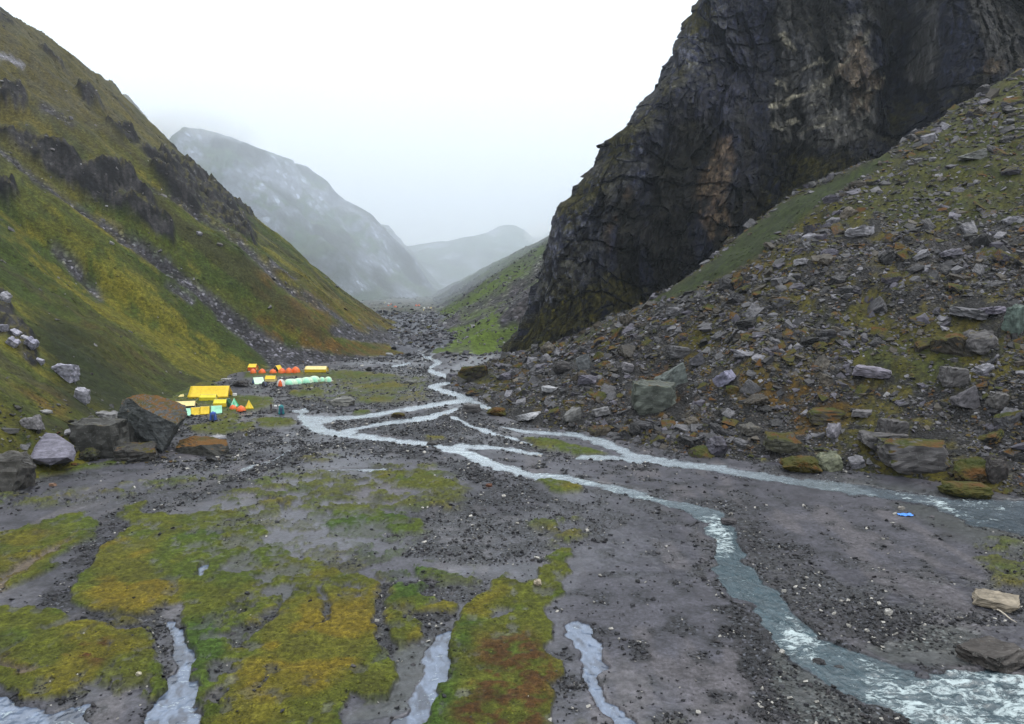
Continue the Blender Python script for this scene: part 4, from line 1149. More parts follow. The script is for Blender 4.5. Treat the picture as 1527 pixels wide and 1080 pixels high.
# ---- boulders one can point to: (x, foot y, width, height) in the photograph, shape, colour, moss, spin, lean, label
G_TAL = "boulders on the rocky slope under the cliff"
G_BAR = "boulders lying about the river flat"
G_LEFT = "rocks along the foot of the left hillside"
HERO = [
    (981, 621, 78, 50, 'block', (92, 98, 92), .45, .3, .10, "big squat grey-green block with lichen low on the rocky slope", G_TAL, "big grey-green block"),
    (1000, 584, 44, 34, 'wedge', (100, 108, 106), .2, 1.2, -.2, "pale grey-green upright boulder just above the big grey-green block", G_TAL, None),
    (786, 630, 42, 15, 'slab', (168, 170, 176), 0, .1, -.22, "long pale tilted slab at the water's edge below the rocky slope", G_TAL, "pale tilted slab"),
    (819, 588, 26, 15, 'slab', (182, 184, 190), 0, .6, .1, "small bright flat-topped slab above the pale tilted slab", G_TAL, "bright flat slab"),
    (1082, 577, 38, 25, 'slab', (142, 142, 166), 0, .9, -.55, "lilac slab leaning steeply in the middle of the rocky slope", G_TAL, "leaning lilac slab"),
    (1093, 588, 22, 14, 'lump', (96, 82, 40), 1.2, .2, 0, "small round ochre-mossed boulder at the foot of the leaning lilac slab", G_TAL, None),
    (1307, 566, 60, 24, 'slab', (136, 132, 146), 0, .1, .03, "wide pale lilac slab lying flat amid grass on the rocky slope", G_TAL, "wide lilac slab"),
    (1423, 534, 50, 38, 'wedge', (60, 56, 50), 1.15, .3, 0, "dark undercut boulder capped with yellow moss", G_TAL, "yellow-capped boulder"),
    (1466, 528, 54, 34, 'block', (92, 90, 92), .4, .7, 0, "grey layered boulder touching the yellow-capped boulder", G_TAL, None),
    (1518, 502, 34, 46, 'block', (96, 112, 106), .1, 1.4, 0, "tall pale green-grey block high on the rocky slope", G_TAL, "tall green-grey block"),
    (1458, 476, 66, 18, 'slab', (104, 104, 110), 0, .4, .12, "wide grey slab tipped towards the valley high on the slope", G_TAL, "wide tipped slab"),
    (1484, 470, 40, 14, 'slab', (110, 106, 122), 0, .1, -.1, "purplish flat slab resting beside the wide tipped slab", G_TAL, None),
    (1287, 356, 46, 22, 'slab', (150, 150, 158), 0, .5, -.14, "pale striped slab on the upper slope amid small stones", G_TAL, "pale striped slab"),
    (1197, 396, 26, 12, 'slab', (160, 160, 168), 0, .5, -.1, "white-topped slab high near the green strip under the cliff", G_TAL, None),
    (1418, 384, 30, 14, 'wedge', (112, 110, 122), 0, .5, -.3, "grey fin of rock tilted on the upper grassy slope", G_TAL, None),
    (1452, 240, 34, 14, 'wedge', (112, 114, 112), .4, .5, -.1, "pale rock outcrop in grass near the top of the slope", G_TAL, None),
    (1422, 384, 20, 10, 'slab', (120, 118, 128), 0, .2, .2, "flat grey stone leaning on the tilted grey fin", G_TAL, None),
    (1240, 706, 40, 30, 'block', (112, 116, 96), .3, .9, -.2, "pale lichened rock standing in the shallow stream beside a mossy hump", G_TAL, "pale rock in the stream"),
    (1199, 708, 58, 26, 'lump', (84, 78, 30), 1.4, .2, 0, "brown mossy hump in the stream next to the pale lichened rock", G_TAL, "brown mossy hump"),
    (1378, 706, 112, 46, 'block', (100, 98, 100), .75, .1, .04, "broad grey boulder with a green mossy crown at the stream bank", G_TAL, "broad moss-crowned boulder"),
    (1316, 676, 60, 34, 'wedge', (88, 86, 88), .3, .5, .2, "dark grey angular boulder piled up behind the broad moss-crowned boulder", G_TAL, None),
    (1460, 724, 62, 40, 'lump', (76, 64, 44), 1.3, .5, 0, "rusty mossy boulder overhanging the stream bank", G_TAL, "rusty mossy boulder"),
    (1488, 722, 36, 40, 'block', (58, 54, 54), .4, .7, .1, "dark upright block wedged against the rusty mossy boulder", G_TAL, None),
    (1448, 746, 70, 24, 'lump', (62, 66, 24), 1.5, .1, 0, "low green cushion-covered rock at the very edge of the stream", G_TAL, "green cushioned rock"),
    (1166, 676, 56, 32, 'wedge', (78, 78, 66), .8, .4, .1, "jagged dark boulder by the green patch at the foot of the slope", G_TAL, "jagged dark boulder"),
    (1118, 652, 32, 22, 'wedge', (92, 90, 86), .3, 1.4, 0, "pointed grey rock upslope from the jagged dark boulder", G_TAL, None),
    (1245, 654, 26, 20, 'wedge', (120, 118, 128), 0, 1.8, -.3, "small pale pointed rock near the foot of the slope", G_TAL, None),
    (1288, 624, 34, 14, 'slab', (112, 110, 114), .2, .2, 0, "flat grey slab in moss below the wide lilac slab", G_TAL, None),
    (1235, 632, 54, 20, 'block', (80, 76, 66), 1.0, .2, 0, "long low block under a brown moss cap on the lower slope", G_TAL, None),
    (1440, 612, 34, 30, 'wedge', (96, 94, 100), .1, .7, -.2, "split grey boulder with a fresh clean face on the lower slope", G_TAL, "split grey boulder"),
    (1492, 612, 30, 26, 'block', (102, 100, 100), .1, .9, .2, "rounded grey block right beside the split grey boulder", G_TAL, None),
    (1425, 580, 40, 34, 'block', (98, 96, 98), .3, .3, .1, "cracked grey block stacked over smaller ones above the split grey boulder", G_TAL, None),
    (1333, 664, 44, 40, 'block', (84, 82, 84), .3, .8, .1, "tall cracked block right behind the broad moss-crowned boulder", G_TAL, None),
    (871, 556, 22, 26, 'block', (88, 92, 96), .2, .4, -.3, "upright blue-grey block near the tip of the rocky slope", G_TAL, "upright blue-grey block"),
    (838, 560, 26, 22, 'lump', (70, 68, 70), .2, .8, 0, "dark rounded boulder left of the upright blue-grey block", G_TAL, None),
    (706, 570, 42, 26, 'wedge', (52, 48, 44), 1.3, .1, .12, "dark mossy wedge of rock at the river bend", G_TAL, "dark mossy wedge"),
    (853, 630, 30, 20, 'wedge', (112, 112, 112), .1, 1.1, -.2, "pale broken rock just above the right-hand water channel", G_TAL, None),
    (896, 622, 26, 16, 'slab', (120, 120, 124), 0, .8, -.2, "grey slab leaning uphill near the right-hand water channel", G_TAL, None),
    (741, 622, 30, 14, 'lump', (84, 68, 34), 1.3, .1, 0, "ochre mossy boulder where the stream rounds the slope's tip", G_TAL, "ochre mossy boulder"),
    (702, 617, 30, 14, 'block', (92, 90, 92), .3, .1, 0, "low pale boulder in the stream beside the ochre mossy boulder", G_TAL, None),
    (936, 555, 20, 14, 'block', (128, 126, 132), 0, .5, .2, "pale cube-like stone near the upright blue-grey block", G_TAL, None),
    (1013, 536, 34, 20, 'block', (92, 92, 96), .1, .8, .1, "grey block above the pale upright boulder", G_TAL, None),
    (1040, 548, 22, 18, 'wedge', (84, 84, 92), .1, .2, -.3, "dark wedge-shaped rock above the leaning lilac slab", G_TAL, None),
    (1494, 910, 74, 20, 'slab', (150, 140, 124), 0, .1, .06, "pale tan slab lying on gravel beside a thin bleached stick", G_BAR, "pale tan slab"),
    (1492, 998, 100, 30, 'slab', (72, 68, 66), .1, .3, -.08, "dark pointed slab with a pale upper edge above the rapids", G_BAR, "dark pointed slab"),
    (593, 624, 20, 9, 'lump', (62, 50, 36), 1.0, .1, 0, "small brown mossy rock on the gravel bar between two stream channels", G_BAR, None),
    (511, 608, 32, 14, 'block', (130, 130, 126), .1, .2, 0, "pale rock cluster standing alone on the gravel flat", G_BAR, "pale rock cluster"),
    (495, 603, 16, 7, 'slab', (140, 140, 138), 0, .4, 0, "small white rock touching the pale rock cluster", G_BAR, None),
    (612, 574, 20, 8, 'wedge', (110, 112, 108), .3, .4, 0, "low grey rock on the bar just upstream of the fork", G_BAR, None),
    (644, 667, 18, 8, 'lump', (62, 60, 60), .2, .4, 0, "dark rounded stone on the near bank of the main stream", G_BAR, None),
    (550, 555, 9, 8, 'lump', (26, 26, 28), 0, .4, 0, "small black rock beyond the long yellow tent", G_BAR, None),
    (729, 727, 10, 6, 'wedge', (98, 60, 40), .2, .2, 0, "little rusty stone on the dark gravel", G_BAR, None),
    (802, 875, 12, 11, 'lump', (188, 176, 156), 0, .6, 0, "whitish stone sitting on the green moss tongue", G_BAR, None),
    (1326, 919, 12, 9, 'block', (186, 184, 180), 0, .6, 0, "small white block on dark gravel above the rapids", G_BAR, None),
    (1222, 998, 22, 14, 'lump', (48, 48, 52), 0, .2, 0, "dark wet stone at the head of the rapids", G_BAR, None),
    (1252, 1004, 18, 10, 'lump', (66, 68, 72), 0, .9, 0, "grey wet stone in the water just beside the dark wet stone", G_BAR, None),
    (1088, 782, 24, 9, 'slab', (70, 68, 72), 0, .1, 0, "flat dark stone splitting the stream where it drops", G_BAR, None),
    (206, 1009, 9, 7, 'lump', (196, 190, 170), 0, .1, 0, "pale stone on the sandy edge of the near moss island", G_BAR, None),
    (1345, 762, 10, 6, 'block', (150, 146, 140), 0, .1, 0, "pale pebble-like rock by the far shallow channel", G_BAR, None),
    (358, 579, 25, 12, 'lump', (58, 56, 58), .3, .3, 0, "dark rounded boulder behind the big yellow tent", G_BAR, "dark camp boulder"),
    (337, 567, 14, 3, 'slab', (170, 170, 170), 0, .1, 0, "thin white slab in the grass behind the camp", G_LEFT, None),
    (1, 742, 70, 62, 'block', (88, 86, 84), .35, .3, .05, "grey crumbling outcrop at the very foot of the left hillside", G_LEFT, "crumbling outcrop"),
    (150, 690, 90, 62, 'block', (74, 74, 72), .4, .5, .06, "big lichened grey boulder propping the tilted moss-topped block", G_LEFT, "lichened grey boulder"),
    (196, 690, 60, 30, 'wedge', (60, 58, 56), .4, 1.1, .1, "dark broken rock under the tilted moss-topped block", G_LEFT, None),
    (124, 652, 34, 26, 'wedge', (88, 88, 84), .4, 1.1, -.2, "grey angular rock between the smooth lilac slab and the lichened boulder", G_LEFT, None),
    (158, 628, 30, 16, 'slab', (130, 130, 132), .1, .3, .1, "pale flat rock lodged on top of the lichened grey boulder", G_LEFT, None),
    (130, 690, 30, 22, 'lump', (56, 56, 48), .7, .3, 0, "small dark mossy rock at the near foot of the lichened boulder", G_LEFT, None),
    (94, 566, 34, 26, 'wedge', (176, 176, 194), .1, .3, .25, "pale lilac rock sticking out of the grassy bank", G_LEFT, None),
    (119, 602, 22, 24, 'block', (170, 170, 182), .15, .3, .3, "pale knobbly rock lower down the grassy bank", G_LEFT, None),
    (44, 642, 26, 24, 'wedge', (120, 118, 122), .2, .6, -.3, "pale cracked rock above the smooth lilac slab", G_LEFT, None),
    (66, 618, 18, 7, 'slab', (156, 156, 158), 0, .2, .1, "small white flat rock in the grass of the bank", G_LEFT, None),
    (52, 690, 20, 10, 'lump', (116, 116, 126), 0, .1, 0, "round lilac-grey stone at the lower corner of the smooth lilac slab", G_LEFT, None),
    (6, 452, 18, 16, 'block', (180, 180, 190), .1, .7, .4, "white bedrock knob at the edge of the grassy slope", G_LEFT, None),
    (46, 524, 16, 26, 'slab', (180, 180, 200), .05, .2, .7, "long pale rib of bedrock running down the bank", G_LEFT, None),
    (18, 520, 16, 20, 'slab', (180, 180, 198), .05, .9, .7, "pale bedrock rib beside the longer one on the bank", G_LEFT, None),
    (22, 500, 14, 9, 'slab', (180, 180, 196), 0, .2, .6, "pale slab above the bedrock ribs on the bank, partly grassed over", G_LEFT, None),
    (58, 542, 12, 8, 'wedge', (176, 176, 192), 0, .5, .5, "small pale wedge between the long rib and the lilac bank rock", G_LEFT, None),
    (36, 506, 10, 6, 'slab', (180, 180, 190), 0, .5, .5, "tiny white slab at the upper end of the long bedrock rib", G_LEFT, None),
    (4, 496, 12, 14, 'wedge', (176, 176, 192), 0, .8, .4, "pale pointed rock under the white bedrock knob", G_LEFT, None),
    (78, 726, 10, 5, 'block', (150, 120, 100), 0, .3, 0, "small reddish stone on the sand near the left hillside", G_LEFT, None),
    (296, 352, 10, 8, 'slab', (150, 150, 160), 0, .3, .5, "thin white slab standing on the slope below the dark crag", G_LEFT, None),
    (166, 365, 10, 6, 'slab', (160, 160, 158), 0, .3, .3, "white flat boulder beside the scree gully", G_LEFT, None),
    (327, 368, 12, 7, 'slab', (100, 96, 96), 0, .3, .3, "grey flat boulder on the grass beyond the scree gully", G_LEFT, None),
    (457, 525, 12, 5, 'slab', (120, 118, 120), .2, .3, .1, "flat grey rock at the edge of the brown grass", G_LEFT, None),
]
hero_px = []
def put_boulder(px, py, w, h, kind, c, mossy, spin, lean, label, group, mesh=None, cat='boulder'):
    x, y, z = hit(px, py - h * .15)
    k = m_per_px(x, y, z)
    opts = [m for kk, m in boulder_pool if kk == kind]
    me = mesh or opts[(int(px) * 7 + int(py)) % len(opts)]
    o = bpy.data.objects.new("boulder", me); col.objects.link(o)
    zext = {'slab': .33, 'block': .85, 'wedge': .7, 'lump': .75}[kind]
    o.scale = (w * k, w * k * (.75 if kind != 'slab' else .9), max(h * k * (1.15 if kind != 'slab' else .8), .12) / zext)
    o.rotation_euler = (lean * .6, lean, spin * .5 - .25)
    o.location = (x, y + w * k * .2, z + h * k * .30)
    o.color = (*(alb(*c) * 1.3), mossy)
    tag(o, label, cat, group); return o
for (px_, py_, w, h, kind, c, ms, spin, lean, label, group, short) in HERO:
    put_boulder(px_, py_, w, h, kind, c, ms, spin, lean, label, group)
    hero_px.append((px_, py_ - h / 2, max(w, h), short))

# the tilted moss-topped block, its long low neighbour and the smooth slab get shapes of their own
Yb = hit(225, 676)[1] + 3
def hero_hull(pts, cuts, disp, seed, color, mossy, label, short, layered=.03, fine=1.0, Y0=None):
    W = np.array([P3(a, b, (Y0 or Yb) + dy) for a, b, dy in pts]); c0 = W.mean(0); c0[2] = W[:, 2].min()
    me = hull_mesh("boulder", W - c0, cuts=cuts, disp=disp, seed=seed, layered=layered, fine=fine)
    me.materials.append(M_rock_obj)
    o = bpy.data.objects.new("boulder", me); col.objects.link(o); o.location = c0
    o.color = (*(alb(*color) * 1.25), mossy); tag(o, label, 'boulder', G_LEFT)
    hero_px.append((sum(p[0] for p in pts) / len(pts), sum(p[1] for p in pts) / len(pts), 70, short)); return o
M_big = rock_material("giant_boulder_rock", 'OBJECT', .35, strata=.7, noise_amt=.7, rust=True)
def use_big(o): o.data.materials.clear(); o.data.materials.append(M_big)
o = hero_hull([(194,594,0),(175,616,1),(178,640,2),(210,650,0),(242,673,-3),(262,640,-1),(264,634,-2),(279,620,6),(277,604,9),(232,588,8),(208,588,6),(214,610,-3.5),(208,648,-3),(262,632,-2),(250,668,3),(182,596,6),(190,650,7)],
    4, .035, 41, (82, 86, 88), .60, "giant tilted block with a rusty moss top beside the camp", "giant moss-topped block", fine=2.0); use_big(o)
o = hero_hull([(38,690,-1),(38,680,0),(52,656,4),(66,645,6),(84,647,6),(110,664,3),(113,676,1),(110,688,-1),(76,694,-3),(50,684,-3),(100,682,-3),(60,690,8),(104,688,6)],
    3, .006, 43, (124, 122, 138), 0, "smooth pale lilac slab at the foot of the grassy bank", "smooth lilac slab", fine=1.5, Y0=hit(75, 688)[1] - 1.0); use_big(o)
o = hero_hull([(262,668,-2),(262,688,-3),(300,688,-5),(330,684,-5),(342,678,-3),(338,656,0),(320,652,2),(290,650,3),(268,655,3),(300,664,-5),(340,662,-3),(262,684,6),(335,676,5)],
    3, .03, 47, (66, 66, 62), .62, "long low rock with rusty moss tapering onto the river sand", "long low mossy rock", fine=2.0); use_big(o)
put_boulder(322, 658, 26, 9, 'slab', (164, 164, 170), 0, .2, .02, "pale flat slab lying on the long low mossy rock", G_LEFT)

# rubble packed round the foot of those boulders
n = 1500
bx = r_.uniform(-10, 370, n); by = r_.uniform(596, 700, n) + (bx > 200) * 6; by = np.minimum(by, 697 - .03 * bx)
near_ = r_.random(n) < .25 + .75 * np.exp(-((bx - 190) / 110) ** 2) * np.exp(-((by - 676) / 24) ** 2)
pts_ = np.array([hit(a, b) for a, b in zip(bx[near_], by[near_])]); n = len(pts_)
s = .35 * r_.random(n) ** (-1 / 2.4); s = np.minimum(s, 2.4)
scatter("bank_rubble", pts_ + np.stack([s * 0, s * 0, s * .1], -1), np.stack([r_.normal(0, .3, n), r_.normal(0, .3, n), r_.uniform(0, 6.28, n)], -1), np.stack([s, s * .8, s * r_.uniform(.4, .9, n)], -1),
        tones(n, [(70, 70, 70), (92, 92, 94), (56, 56, 52)], .3, .1, (150, 150, 156), .9, .3), "broken rocks packed round the big boulders by the camp", big_protos)

# ---- all other rocks of the slope
n_try = 210000
aa = r_.uniform(S_tal.a[0], .86, n_try); yy = np.exp(r_.uniform(np.log(88), np.log(330), n_try))
x = aa * yy; wgt = (yy / 330.) ** 2                      # even on the ground: area goes as Y squared in this sampling
fi = np.clip(np.interp(aa, S_tal.a, np.arange(len(S_tal.a))).astype(int), 0, len(S_tal.a) - 1)
fj = np.clip(np.interp(yy, S_tal.Y, np.arange(len(S_tal.Y))).astype(int), 0, len(S_tal.Y) - 1)
dens = TAL['dens'][fj, fi]; dist = TAL['d'][fj, fi]
clump = sstep(-.35, .45, fbm(x * .09, yy * .09, oct=4, seed=601))
p_keep = np.clip(dens * (.5 + 1.0 * clump), 0, 1) * np.clip(.22 + 1.3 * wgt, 0, 1) * (dist > -.5)
ok = r_.random(n_try) < p_keep
x, y = x[ok], yy[ok]; dens = dens[ok]
smin = .42 * np.clip(y / 150, .55, 2.0)
s = smin * 1.0 * r_.random(len(x)) ** (-1 / 2.35); s = np.minimum(s, 3.6 + .8 * r_.random(len(x)))
z = S_tal.z(x, y)
px, py, dd = proj(x, y, z)
vis = (px > -20) & (px < 1550) & (py > 0) & (y < np.interp(x / y, S_tal.a, Yk) if False else True)
spx = s * F / dd
okh = np.ones(len(x), bool)
for hx, hy, hw, _ in hero_px: okh &= ~((np.abs(px - hx) < hw * .55 + spx * .4) & (np.abs(py - hy) < hw * .32 + spx * .4))
x, y, z, s, px, py, spx, dens = [q[okh] for q in (x, y, z, s, px, py, spx, dens)]
nrm = slope_normal(S_tal, x, y)
n = len(x)
tn = tones(n, [(62, 62, 67), (84, 84, 89), (106, 106, 112), (44, 44, 47), (90, 88, 101), (80, 74, 66)], .32, .05, (146, 146, 156), 1.0, .28)
spin = r_.uniform(0, 6.28, n); tx = r_.normal(0, .28, n); ty = r_.normal(0, .28, n)
rot = euler_on_slope(nrm[:, 0] * .7, nrm[:, 1] * .7, nrm[:, 2], spin, tx, ty)
asp = np.stack([np.ones(n), r_.uniform(.6, 1.0, n), r_.uniform(.55, 1.1, n)], -1)
scl = asp * s[:, None] * 1.15
P = np.stack([x, y, z + s * r_.uniform(-.12, .10, n)], -1)
inframe = (px > 0) & (px < 1527) & (py > 90)
order = np.argsort(-np.where(inframe, spx, 0))
N_IND = 300 - len(HERO) - 4
ind = order[:N_IND]; rest = order[N_IND:]
shapes = {'slab': 'slab', 'block': 'block', 'wedge': 'wedge', 'lump': 'rounded stone'}
anchors = [(hx, hy, sh) for hx, hy, hw, sh in hero_px if sh]
used_labels = {}
for i in ind:
    k, me = boulder_pool[int(r_.integers(0, 20))]
    o = bpy.data.objects.new("boulder", me); col.objects.link(o)
    o.location = P[i]; o.rotation_euler = rot[i]; o.scale = scl[i]
    c = tn[i]; o.color = (c[0], c[1], c[2], c[3])
    lum = c[:3].mean()
    tone = 'mossy' if c[3] > .5 else ('pale' if lum > .12 else 'mid-grey' if lum > .062 else 'dark')
    size = 'big' if spx[i] > 30 else 'middling' if spx[i] > 21 else 'small'
    hx, hy, sh = min(anchors, key=lambda q: (q[0] - px[i]) ** 2 + (1.6 * (q[1] - py[i])) ** 2)
    dx, dy = px[i] - hx, (py[i] - hy) * 1.6
    dist_px = math.hypot(dx, dy)
    rel = ('right of' if dx > 0 else 'left of') if abs(dx) > abs(dy) else ('below' if dy > 0 else 'above')
    nearw = 'just ' if dist_px < 60 else 'a little way ' if dist_px < 130 else 'well '
    base = f"{size} {tone} {shapes[k]} {nearw}{rel} the {sh}"
    tilt = 'tilted' if abs(tx[i]) + abs(ty[i]) > .4 else 'lying flat'
    long_ = 'narrow' if asp[i, 1] < .78 else 'broad'
    inm = 'amid moss' if dens[i] < .55 else 'amid rubble'
    for lab in (base, f"{base}, {tilt}", f"{base}, {inm}", f"{long_} {base}", f"{long_} {base}, {tilt}", f"{long_} {base}, {inm}", f"{long_} {base}, {tilt} {inm}"):
        if len(lab.replace('-', ' ').split()) <= 16 and lab not in used_labels: break
    if len(lab.replace('-', ' ').split()) > 16: lab = base
    used_labels[lab] = 1
    tag(o, lab, 'boulder', G_TAL)
scatter("slope_rocks", P[rest], rot[rest], scl[rest], tn[rest], "loose grey rocks covering the slope under the cliff", big_protos)
# fist-to-head-sized rubble between them
n = 26000
aa = r_.uniform(S_tal.a[0], .84, n); y = 1 / r_.uniform(1 / 270., 1 / 88., n); x = aa * y
fi = np.clip(np.interp(aa, S_tal.a, np.arange(len(S_tal.a))).astype(int), 0, len(S_tal.a) - 1); fj = np.clip(np.interp(y, S_tal.Y, np.arange(len(S_tal.Y))).astype(int), 0, len(S_tal.Y) - 1)
ok = (r_.random(n) < TAL['dens'][fj, fi] * (.35 + .65 * sstep(-.3, .3, fbm(x * .12, y * .12, oct=3, seed=603)))) & (TAL['d'][fj, fi] > -1.5)
x, y = x[ok], y[ok]; n = len(x); s = .26 * (y / 130) * r_.random(n) ** (-1 / 3.); s = np.minimum(s, 1.2)
nrm = slope_normal(S_tal, x, y)
rot = euler_on_slope(nrm[:, 0] * .7, nrm[:, 1] * .7, nrm[:, 2], r_.uniform(0, 6.28, n), r_.normal(0, .3, n), r_.normal(0, .3, n))
scatter("slope_rubble", np.stack([x, y, S_tal.z(x, y) + s * .1], -1), rot, np.stack([s, s * r_.uniform(.6, 1, n), s * r_.uniform(.6, 1.1, n)], -1),
        tones(n, [(56, 56, 60), (76, 76, 80), (46, 46, 48), (76, 69, 64)], .3, .06, (158, 158, 162), .6, .1), "small broken rubble between the boulders")

# cobbles of the river flat
n = 150000
y = 1 / r_.uniform(1 / 300., 1 / 41., n); aa = r_.uniform(-.9, .9, n); x = aa * y
fi = np.clip(np.interp(aa, S_floor.a, np.arange(len(S_floor.a))).round().astype(int), 0, len(S_floor.a) - 1)
fj = np.clip(np.interp(y, S_floor.Y, np.arange(len(S_floor.Y))).round().astype(int), 0, len(S_floor.Y) - 1)
gd = GR[fj, fi]; md = MOSSV[fj, fi]; wd = MWAT[fj, fi]; sh = MSH[fj, fi]
pk = np.clip(gd ** 1.3 * 1.0 + .035, 0, 1) * (1 - .9 * md) * (1 - np.clip(wd * 2.2, 0, .93)) * (1 - .4 * sh)
pk *= .35 + .65 * sstep(-.2, .3, fbm(x * .45, y * .45, oct=3, seed=701))
ok = (r_.random(n) < pk) & (S_left.z(x, y) < .1) & (S_tal.z(x, y) < .1)
x2 = np.exp(r_.uniform(np.log(105), np.log(300), 90000)); a2 = r_.uniform(-.5, .35, 90000); X2_ = a2 * x2
fi = np.clip(np.interp(a2, S_floor.a, np.arange(len(S_floor.a))).round().astype(int), 0, len(S_floor.a) - 1); fj = np.clip(np.interp(x2, S_floor.Y, np.arange(len(S_floor.Y))).round().astype(int), 0, len(S_floor.Y) - 1)
ok2 = (r_.random(90000) < np.clip(GR[fj, fi] ** 1.2 + .06, 0, 1) * (1 - .9 * MOSSV[fj, fi]) * (1 - np.clip(MWAT[fj, fi] * 2.2, 0, .95)) * (.3 + .7 * sstep(-.2, .3, fbm(X2_ * .2, x2 * .2, oct=3, seed=703)))) & (S_left.z(X2_, x2) < .1) & (S_tal.z(X2_, x2) < .1)
x, y = np.concatenate([x[ok], X2_[ok2]]), np.concatenate([y[ok], x2[ok2]]); n = len(x)
s = (.082 + .0011 * y) * r_.random(n) ** (-1 / 2.7); s = np.minimum(s, .28 + .0035 * y)
zz_ = np.zeros(n); rot = np.stack([r_.normal(0, .25, n), r_.normal(0, .25, n), r_.uniform(0, 6.28, n)], -1)
scatter("river_cobbles", np.stack([x, y, S_floor.z(x, y) + s * .12], -1), rot, np.stack([s, s * r_.uniform(.6, 1, n), s * r_.uniform(.5, .9, n)], -1),
        tones(n, [(48, 49, 55), (60, 61, 68), (38, 39, 44), (72, 70, 74)],   .28, .07, (215, 212, 205)), "dark and pale cobbles of the river flat")
# rubble of the upper valley and foot of the scree gully
n = 20000
y = np.exp(r_.uniform(np.log(265), np.log(1500), n)); aa = r_.uniform(-.32, .1, n); x = aa * y
zf = S_floor.z(x, y); zl = np.maximum(S_left.z(x, y), S_fr.z(x, y))
ok = (zl < zf + .5) & (r_.random(n) < (.45 + .5 * sstep(-.2, .3, fbm(x * .02, y * .02, oct=3, seed=711))) * sstep(265, 350, y) * (1 - .93 * sstep(640, 760, y) * sstep(1250, 1100, y)))
x, y = x[ok], y[ok]; n = len(x); s = (.7 + .0016 * y) * r_.random(n) ** (-1 / 3.); s = np.minimum(s, 4.5)
rot = np.stack([r_.normal(0, .3, n), r_.normal(0, .3, n), r_.uniform(0, 6.28, n)], -1)
scatter("valley_rubble", np.stack([x, y, S_floor.z(x, y) + s * .15], -1), rot, np.stack([s, s * r_.uniform(.6, 1, n), s * r_.uniform(.4, .8, n)], -1),
        tones(n, [(84, 84, 94), (70, 70, 80), (98, 98, 104)], .25, .06, (190, 194, 200), .8, .1), "blue-grey boulders filling the upper valley floor")
# stones scattered over the left hillside
n = 60000
aa = r_.uniform(-.8, -.09, n); y = np.exp(r_.uniform(np.log(95), np.log(780), n)); x = aa * y
fi = np.clip(np.interp(aa, S_left.a, np.arange(len(S_left.a))).round().astype(int), 0, len(S_left.a) - 1)
fj = np.clip(np.interp(y, S_left.Y, np.arange(len(S_left.Y))).round().astype(int), 0, len(S_left.Y) - 1)
pk = np.clip(LSCR[fj, fi] * .5 + LROCK[fj, fi] * .12 + .035 * sstep(.0, .5, fbm(x * .03, y * .06, oct=3, seed=721)) + .012, 0, 1)
ok = (r_.random(n) < pk * np.clip((y / 420.) ** 1.2, .12, 1)) & (LD[fj, fi] > 1)
x, y = x[ok], y[ok]; n = len(x); sc_ = LSCR[fj[ok], fi[ok]]
s = (.22 + .0016 * y) * r_.random(n) ** (-1 / 3.2); s = np.minimum(s, 3.0)
nrm = slope_normal(S_left, x, y, 3.0)
rot = euler_on_slope(nrm[:, 0] * .8, nrm[:, 1] * .8, nrm[:, 2], r_.uniform(0, 6.28, n), r_.normal(0, .25, n), r_.normal(0, .25, n))
tl = tones(n, [(100, 98, 102), (84, 82, 88), (120, 118, 122)], .25, .10, (165, 165, 172), .5, .1)
scatter("hillside_stones", np.stack([x, y, S_left.z(x, y) + s * .08], -1), rot, np.stack([s, s * r_.uniform(.5, .9, n), s * r_.uniform(.3, .7, n)], -1), tl, "pale stones scattered over the left hillside and its gully")
# stones of the far right slope
n = 9000
aa = r_.uniform(-.12, .09, n); y = np.exp(r_.uniform(np.log(330), np.log(1400), n)); x = aa * y
zf = S_fr.z(x, y); ok = (zf > S_floor.z(x, y) + .5) & (r_.random(n) < .3)
x, y, zf = x[ok], y[ok], zf[ok]; n = len(x); s = (.3 + .0018 * y) * r_.random(n) ** (-1 / 3.); s = np.minimum(s, 3.5)
rot = np.stack([r_.normal(0, .4, n), r_.normal(-.3, .4, n), r_.uniform(0, 6.28, n)], -1)
scatter("far_slope_stones", np.stack([x, y, zf + s * .08], -1), rot, np.stack([s, s * r_.uniform(.6, 1, n), s * r_.uniform(.4, .8, n)], -1),
        tones(n, [(104, 102, 110), (92, 90, 98)], .25, .10, (170, 172, 176)), "grey stones on the far green slope")

